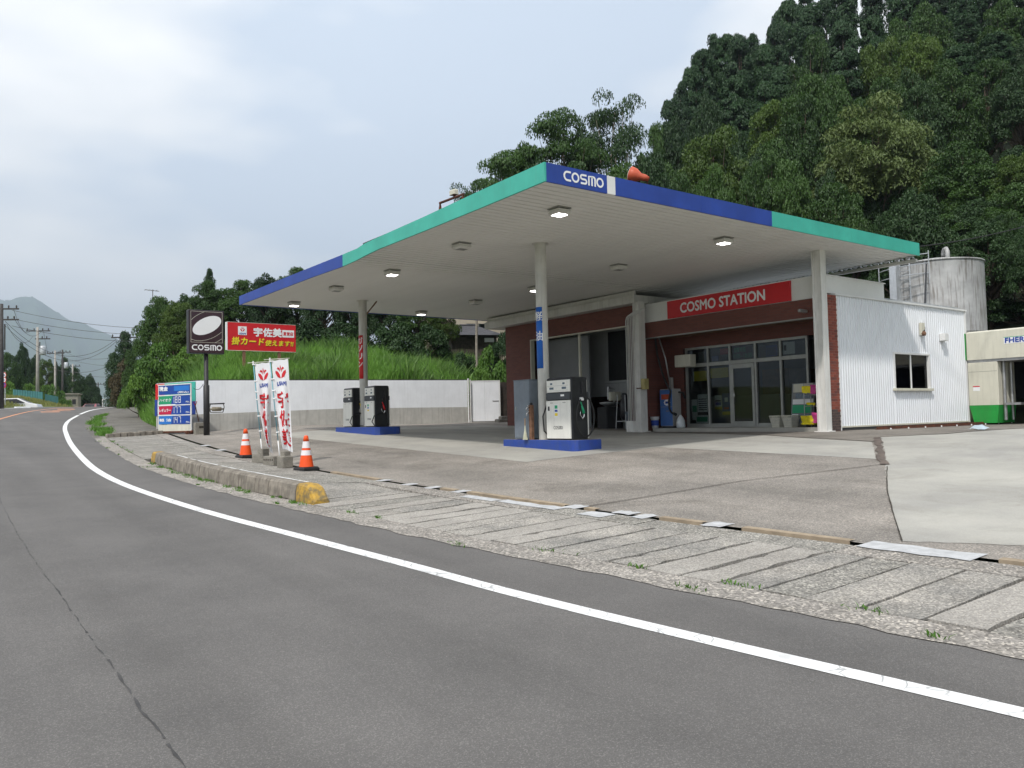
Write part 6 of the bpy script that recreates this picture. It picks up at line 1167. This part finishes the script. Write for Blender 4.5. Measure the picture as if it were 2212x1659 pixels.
# ------------------------------------------------------------------ houses, poles, street things far away
pm('house_wall', (.5, .45, .36), rough=.8, var=.06, scale=2, streak=.1); pm('roof_tile', (.07, .07, .078), rough=.6, var=.25, scale=6, bump=.5, bscale=20); pm('pole_concrete', (.36, .34, .31), rough=.85, var=.15, scale=2, streak=.3); pm('pole_dark', (.06, .055, .055), rough=.8, var=.2, scale=3); pm('teal_sheet', (.1, .3, .31), rough=.6, var=.12, scale=1.5, streak=.3); pm('car_white', (.75, .75, .76), rough=.2, var=.02, coat=.6); pm('car_red', (.35, .03, .03), rough=.25, var=.05, coat=.6); pm('mountain_wood', (.05, .09, .04), rough=1, var=.35, scale=.02, bump=.4, bscale=.05)
a = at(1010, 700, 52)
t = thing('house', 'house with cream wall and dark tiled hip roof above the grass bank', 'house', (a.x, a.y, float(T(a.x, a.y)))); o = t.location; t.rotation_euler = (0, 0, -YAW+.25)
zt = lambda y, D=52: at(1010, y, D).z-o.z
MB().box(-2.3, 3.6, 2.2, 7, -1, zt(640)).build('wall', 'house_wall', t); MB().add([(-3, 1.8, zt(642)), (4.2, 1.8, zt(642)), (4.2, 7.5, zt(642)), (-3, 7.5, zt(642)), (-.8, 4.6, zt(590)), (2, 4.6, zt(590))], [(0,1,5,4), (1,2,5), (2,3,4,5), (3,0,4), (3,2,1,0)]).build('roof', 'roof_tile', t)
for x in (.35, 1.15): w = MB().box(x, x+.7, 2.14, 2.199, zt(706), zt(690)).build('window', 'frame_grey', t); MB().box(x+.05, x+.65, 2.12, 2.139, zt(705), zt(691)).build('pane', 'glass_dark', w); MB().box(x-.05, x+.75, 2.08, 2.139, zt(708), zt(706.2)).build('sill', 'frame_white', w)
MB().box(-1.2, 1.7, -.8, 2.2, -2, zt(729)).build('wall', 'old_wood', t)
MB().add([(-1.6, -1.3, zt(728)), (2.1, -1.3, zt(728)), (2.1, 2.5, zt(727)), (-1.6, 2.5, zt(727)), (-.4, .6, zt(701)), (.7, .6, zt(701))], [(0,1,5,4), (1,2,5), (2,3,4,5), (3,0,4), (3,2,1,0)]).build('porch_roof', 'roof_tile', t); MB().tube([(-.4, .6, zt(701)+.03), (.7, .6, zt(701)+.03)], .06, 6).build('ridge_tile', 'roof_tile', t); MB().box(.9, 1.5, -.9, -.79, zt(742), zt(733)).build('window', 'ink_white', t)
def upole(label, px_, ytop, ybase, D, mat='pole_concrete', arms=2, cans=0, lamp=False):
    b = at(px_, ybase, D); tz = at(px_, ytop, D).z; z0 = min(b.z, float(T(b.x, b.y)))-.3; t = thing('utility_pole', label, 'utility pole', (b.x, b.y, z0), -YAW+.15, 'utility poles along the road'); h = tz-z0
    MB().tube([(0, 0, 0), (0, 0, h)], [.17, .1], 10).build('shaft', mat, t, True)
    for i in range(arms):
        z = h-.35-i*.75; arm = MB().box(-1.0 if i == 0 else -.2, 1.1, -.04, .04, z-.05, z+.05).build('cross_arm', 'pole_dark', t)
        for x in (-.9, -.3, .45, .95) if i == 0 else (.4, .8): MB().lathe([(.03, 0), (.06, .08), (.04, .2)], (x, 0, z+.05), 8).build('insulator', 'pole_dark', arm, True)
    for i in range(cans): MB().lathe([(.26, 0), (.28, .08), (.28, .75), (.2, .85)], (.42, .1, h-2.6-i*1.3), 12).build('transformer', 'galv', t, True)
    MB().tube([(.2, 0, h-3.2), (.2, 0, h-1.4)], .05, 6).build('cable_riser', 'pole_dark', t)
    if lamp: MB().tube([(0, 0, h-2), (.8, -.3, h-1.8)], .03, 6).build('lamp_arm', 'galv', t)
    t['tz'] = tz; return Vector((b.x, b.y, tz)), t
p1, _ = upole('dark utility pole cut by the left frame edge', 3, 655, 868, 56, 'pole_dark', 2); p2, _ = upole('utility pole with white lower shaft behind the teal fence', 81, 706, 858, 76, 'pole_concrete', 2, 1); p3, _ = upole('utility pole right of the bright green tree', 119, 757, 852, 104, 'pole_concrete', 1); p4, _ = upole('utility pole beside the spiky conifer with a hanging can', 135, 755, 850, 112, 'pole_dark', 1, 1); p5, _ = upole('slim utility pole above the concrete hut', 157, 786, 856, 124, 'pole_concrete', 1); p6, _ = upole('utility pole rising behind the narrow conifer on the right side', 269, 719, 850, 66, 'pole_concrete', 2, 1); p7, _ = upole('small far utility pole past the road crest', 212, 826, 868, 150, 'pole_dark', 1)
for k in 'tz',:
    for ob in bpy.data.objects:
        if k in ob.keys(): del ob[k]
W_ = [(p1+Vector((.6, 0, -.4)), at(470, 705, 60), .6), (p1+Vector((.6, 0, -1.0)), at(470, 716, 60), .6), (p1+Vector((.6, 0, -1.5)), at(470, 726, 60), .7), (p1+Vector((.2, 0, -1.2)), p6+Vector((-.6, 0, -.5)), 1.9), (p1+Vector((.2, 0, -1.5)), p6+Vector((-.6, 0, -.7)), 2.0), (p1+Vector((.7, 0, -.3)), p2+Vector((-.6, 0, -.4)), .7), (p1+Vector((.7, 0, -.9)), p2+Vector((.3, 0, -.4)), .8), (p1+Vector((.3, 0, -1.4)), p2+Vector((-.4, 0, -.9)), .9), (p2+Vector((.3, 0, -3.4)), p6+Vector((-.3, 0, -2.3)), .9), (p2+Vector((.3, 0, -3.6)), p4+Vector((0, 0, -1.5)), .5), (p3+Vector((.3, 0, -.6)), at(300, 790, 70), .5), (p4+Vector((.5, 0, -.4)), at(300, 757, 66), .8), (p5+Vector((0, 0, -1)), at(280, 810, 68), .5), (p2+Vector((.5, 0, -.4)), p3+Vector((-.5, 0, -.4)), .8)]
wl_ = ['topmost of the three wires crossing to the bank trees', 'middle of the three wires crossing to the bank trees', 'lowest of the three wires crossing to the bank trees', 'upper slack wire between the left edge pole and right side pole', 'lower slack wire between the left edge pole and right side pole', 'outer wire from left edge pole to white footed pole', 'inner wire from left edge pole to white footed pole', 'lowest wire from left edge pole to white footed pole', 'thick wire from white footed pole up to the right side pole', 'wire between white footed pole and the can pole', 'low wire from the bright tree pole to the right trees', 'wire from the spiky conifer pole to the right trees', 'wire above the hut running to the brown conifer', 'wire between white footed pole and the next pole']
for (a, b, s), lb in zip(W_, wl_): wire('power_line', lb, a, b, s, .014, 16, 'pole_dark', 'wires between the utility poles')
# traffic signs, fence, cars, guard rail, hut
b = at(11, 850, 60); t = thing('traffic_sign', 'post with three round traffic signs by the left frame edge', 'traffic sign', (b.x, b.y, float(T(b.x, b.y)))); o = t.location; t.rotation_euler = (0, 0, -YAW-.45); MB().tube([(0, 0, -.3), (0, 0, at(11, 803, 60).z-o.z)], .035, 8).build('post', 'galv', t)
for y, k in ((810, 0), (820.5, 0), (831.5, 1)):
    z = at(11, y, 60).z-o.z
    def disc(r_, e, m_, n_): mb = MB(); mb.T = Matrix.Translation((0, -.05-e, z)) @ Matrix.Rotation(math.pi/2, 4, 'X'); mb.lathe([(r_, 0), (r_, .004)], (0,0,0), 20); return mb.build(n_, m_, t)
    disc(.21, 0, 'ink_red', 'rim'); disc(.155, .006, 'ink_blue' if k else 'ink_white', 'face')
    if k: mb = MB(); mb.T = Matrix.Translation((0, -.064, z)) @ Matrix.Rotation(math.radians(45), 4, 'Y'); mb.box(-.16, .16, -.001, .001, -.02, .02); mb.build('slash', 'ink_red', t)
    else: put_text(MB(), '40' if y < 815 else '5t', (0, -.068, z), UX, UZ, -.08, .08, -.06, .06, .004).build('figures', 'ink_blue', t)
def sheet_fence(label, x0, x1, y0t, y1t, D0, D1, hgt):
    a, b = at(x0, y0t, D0), at(x1, y1t, D1); t = thing('sheet_fence', label, 'fence', (a.x, a.y, a.z-hgt), 0, 'teal sheet fences across the road'); o = t.location; n = max(3, int((b-a).length/.8))
    for i in range(n):
        p, q = a.lerp(b, i/n), a.lerp(b, (i+1)/n-.004); d = (q-p); vs = []; m_ = 8
        for j in range(m_+1): w = p+d*(j/m_); off = Vector((d.y, -d.x, 0)).normalized()*(.03 if j % 2 else 0); vs += [tuple(w+off-UZ*hgt), tuple(w+off)]
        MB().add(vs, [(2*j, 2*j+2, 2*j+3, 2*j+1) for j in range(m_)]).build('sheet', 'teal_sheet', t, org=o)
sheet_fence('long teal corrugated fence behind the white car', 28, 93, 841, 847, 74, 76, 2.2); sheet_fence('short teal corrugated fence right of the white footed pole', 97, 126, 851, 857, 80, 84, 1.8)
def car(label, px_, py_, D, mat, rz, far=False):
    b = at(px_, py_, D); t = thing('parked_car' if not far else 'car', label, 'car', (b.x, b.y, b.z-1.4), rz, None)
    prof = [(-2.1, .35), (-2.15, .7), (-1.9, .92), (-1.25, 1.0), (-.65, 1.42), (.7, 1.45), (1.5, 1.05), (2.05, .95), (2.12, .6), (2.1, .35)]; vs = []; n = len(prof)
    for y, k in ((-.82, 1), (-.6, 1.0), (.6, 1.0), (.82, 1)): vs += [(x, y*(1 if z < 1.02 else .82), z if abs(y) < .7 else z-.015) for x, z in prof]
    fs = [(j*n+i, j*n+i+1, (j+1)*n+i+1, (j+1)*n+i) for j in range(3) for i in range(n-1)]+[tuple(range(n))[::-1], tuple(range(3*n, 4*n))]; MB().add(vs, fs).build('body', mat, t, True, bevel=.04)
    for s in (-1, 1):
        MB().add([(-1.1, s*.835*.9, 1.03), (-.58, s*.69, 1.36), (.62, s*.69, 1.38), (1.25, s*.835*.9, 1.06)], [(0,1,2,3)] if s < 0 else [(3,2,1,0)]).build('side_window', 'black_gloss', t)
        for x in (-1.35, 1.3): mb = MB(); mb.T = Matrix.Translation((x, s*.74, .32)) @ Matrix.Rotation(math.pi/2, 4, 'X'); w = mb.lathe([(.2, -.1), (.32, -.09), (.32, .09), (.2, .1)], (0,0,0), 18).build('wheel', 'rubber', t, True); mb = MB(); mb.T = Matrix.Translation((x, s*.845, .32)) @ Matrix.Rotation(math.pi/2, 4, 'X'); mb.lathe([(.19, -.01), (.17, .01)], (0,0,0), 14).build('rim', 'galv', w)
        MB().box(2.0, 2.1, s*.7-.12, s*.7+.12, .68, .82).build('headlight', 'ink_white', t); MB().box(-2.16, -2.06, s*.7-.1, s*.7+.1, .7, .85).build('tail_light', 'ink_red', t)
    MB().add([(1.42, -.6, 1.09), (1.42, .6, 1.09), (.76, .55, 1.42), (.76, -.55, 1.42)], [(0,1,2,3)]).build('windscreen', 'black_gloss', t); MB().add([(-1.2, .6, 1.04), (-1.2, -.6, 1.04), (-.72, -.55, 1.4), (-.72, .55, 1.4)], [(0,1,2,3)]).build('rear_window', 'black_gloss', t)
    return t
car('white car parked beyond the grassy mound at the left', 22, 862, 64, 'car_white', -.35); car('small red car just past the crest of the road', 199, 873, 104, 'car_red', 1.1, True)
b0, b1 = at(222, 866, 66), at(258, 866, 67); t = thing('guard_rail', 'white four-bar guard rail at the end of the footpath', 'guard rail', (b0.x, b0.y, b0.z-.6)); o = t.location
for i in range(4): MB().tube([b0-UZ*(-.12+i*.2), b1-UZ*(-.12+i*.2)], .035, 6).build('rail', 'frame_white', t, org=o)
for q in (0, .5, 1): p = b0.lerp(b1, q); MB().tube([p-UZ*.8, p+UZ*.16], .05, 8).build('post', 'frame_white', t, org=o)
b = at(272, 868, 55); tag(MB().tube([(0, 0, -.4), (0, 0, .98)], .03, 8).build('marker_post', 'frame_white', None, False, loc=(b.x, b.y, b.z)), 'thin white marker post in the roadside grass', 'post')
b = at(154, 868, 100); t = thing('concrete_hut', 'small weathered concrete hut across the road', 'hut', (b.x, b.y, b.z-1.2)); t.rotation_euler = (0, 0, -.3); MB().box(-1.0, .75, 0, 2, 0, 2.1).build('wall', 'block', t); MB().box(-1.15, .9, -.15, 2.1, 2.1, 2.25).build('roof', 'block', t); MB().box(.1, .5, -.02, -.001, .9, 1.5).build('window', 'black_matt', t)
b = at(330, 640, 60); t = thing('tv_antenna', 'thin rooftop television antenna above the leftmost bank tree', 'antenna', (b.x, b.y, b.z-3)); MB().tube([(0, 0, 0), (0, 0, 3.5)], .025, 6).build('mast', 'pole_dark', t); MB().tube([(-.55, 0, 3.45), (.45, 0, 3.4)], .02, 5).build('boom', 'pole_dark', t)
for q in (-.5, -.25, 0, .25): MB().tube([(q, -.3, 3.44), (q, .3, 3.44)], .012, 4).build('element', 'pole_dark', t)
b = at(6, 873, 58); tag(MB().cbox(-.5, .5, -.2, .2, -.1, .05, .02).build('kerb_block', 'wall_white', None, False, loc=(b.x+1.2, b.y, float(T(b.x, b.y))+.05)), 'white block lying on the far verge by the left pole', 'block')

# ------------------------------------------------------------------ mountain and air
mx_ = [-900, -400, -200, -60, 0, 12, 37, 58, 70, 88, 110, 132, 153, 176, 197, 234, 300, 420, 600, 900]; my_ = [720, 700, 668, 640, 645, 649, 641, 639, 641.5, 650, 665, 679.5, 692, 695, 706, 721, 760, 820, 870, 900]
prof = herm(mx_, my_); DM = 5500.0; na, nd = 150, 60; vs = []
for j in range(nd+1):
    q = j/nd; D = DM*(.55+.9*q)
    for i in range(na+1):
        x = -850+1700*i/na; top = at(x, float(prof(x)), DM).z; sh = sst(np.array(q/.5)) if q <= .5 else 1-.6*(q-.5)/.5; p = at(x, 880, D)
        rid = 1-.16*abs(math.sin(x*.045+q*4+1.3*math.sin(x*.012)))*(1 if .08 < q < .48 else 0)-.05*abs(math.sin(x*.11-q*9))*(1 if .05 < q < .49 else 0); vs.append((p.x, p.y, -25+(top+25)*float(sh)*rid))
fs = [(j*(na+1)+i, j*(na+1)+i+1, (j+1)*(na+1)+i+1, (j+1)*(na+1)+i) for j in range(nd) for i in range(na)]
mo = MB().add(vs, fs).build('mountain', 'mountain_wood', None, True); mo['kind'] = 'structure'
hz = MB().box(-10000, 10000, -4500, 9800, -60, 1100).build('haze', 'dark_gap'); hm = bpy.data.materials.new('haze'); hm.use_nodes = True; n = hm.node_tree.nodes; n.remove(n['Principled BSDF']); pv_ = n.new('ShaderNodeVolumePrincipled'); pv_.inputs['Color'].default_value = (.70, .82, .96, 1); pv_.inputs['Density'].default_value = .00023; pv_.inputs['Anisotropy'].default_value = .2; hm.node_tree.links.new(pv_.outputs[0], n['Material Output'].inputs['Volume']); hm.cycles.homogeneous_volume = True; hm.cycles.volume_sampling = 'DISTANCE'; hz.data.materials[0] = hm; hz['kind'] = 'stuff'; hz['label'] = 'pale summer haze lying over the valley'; hz['category'] = 'haze'
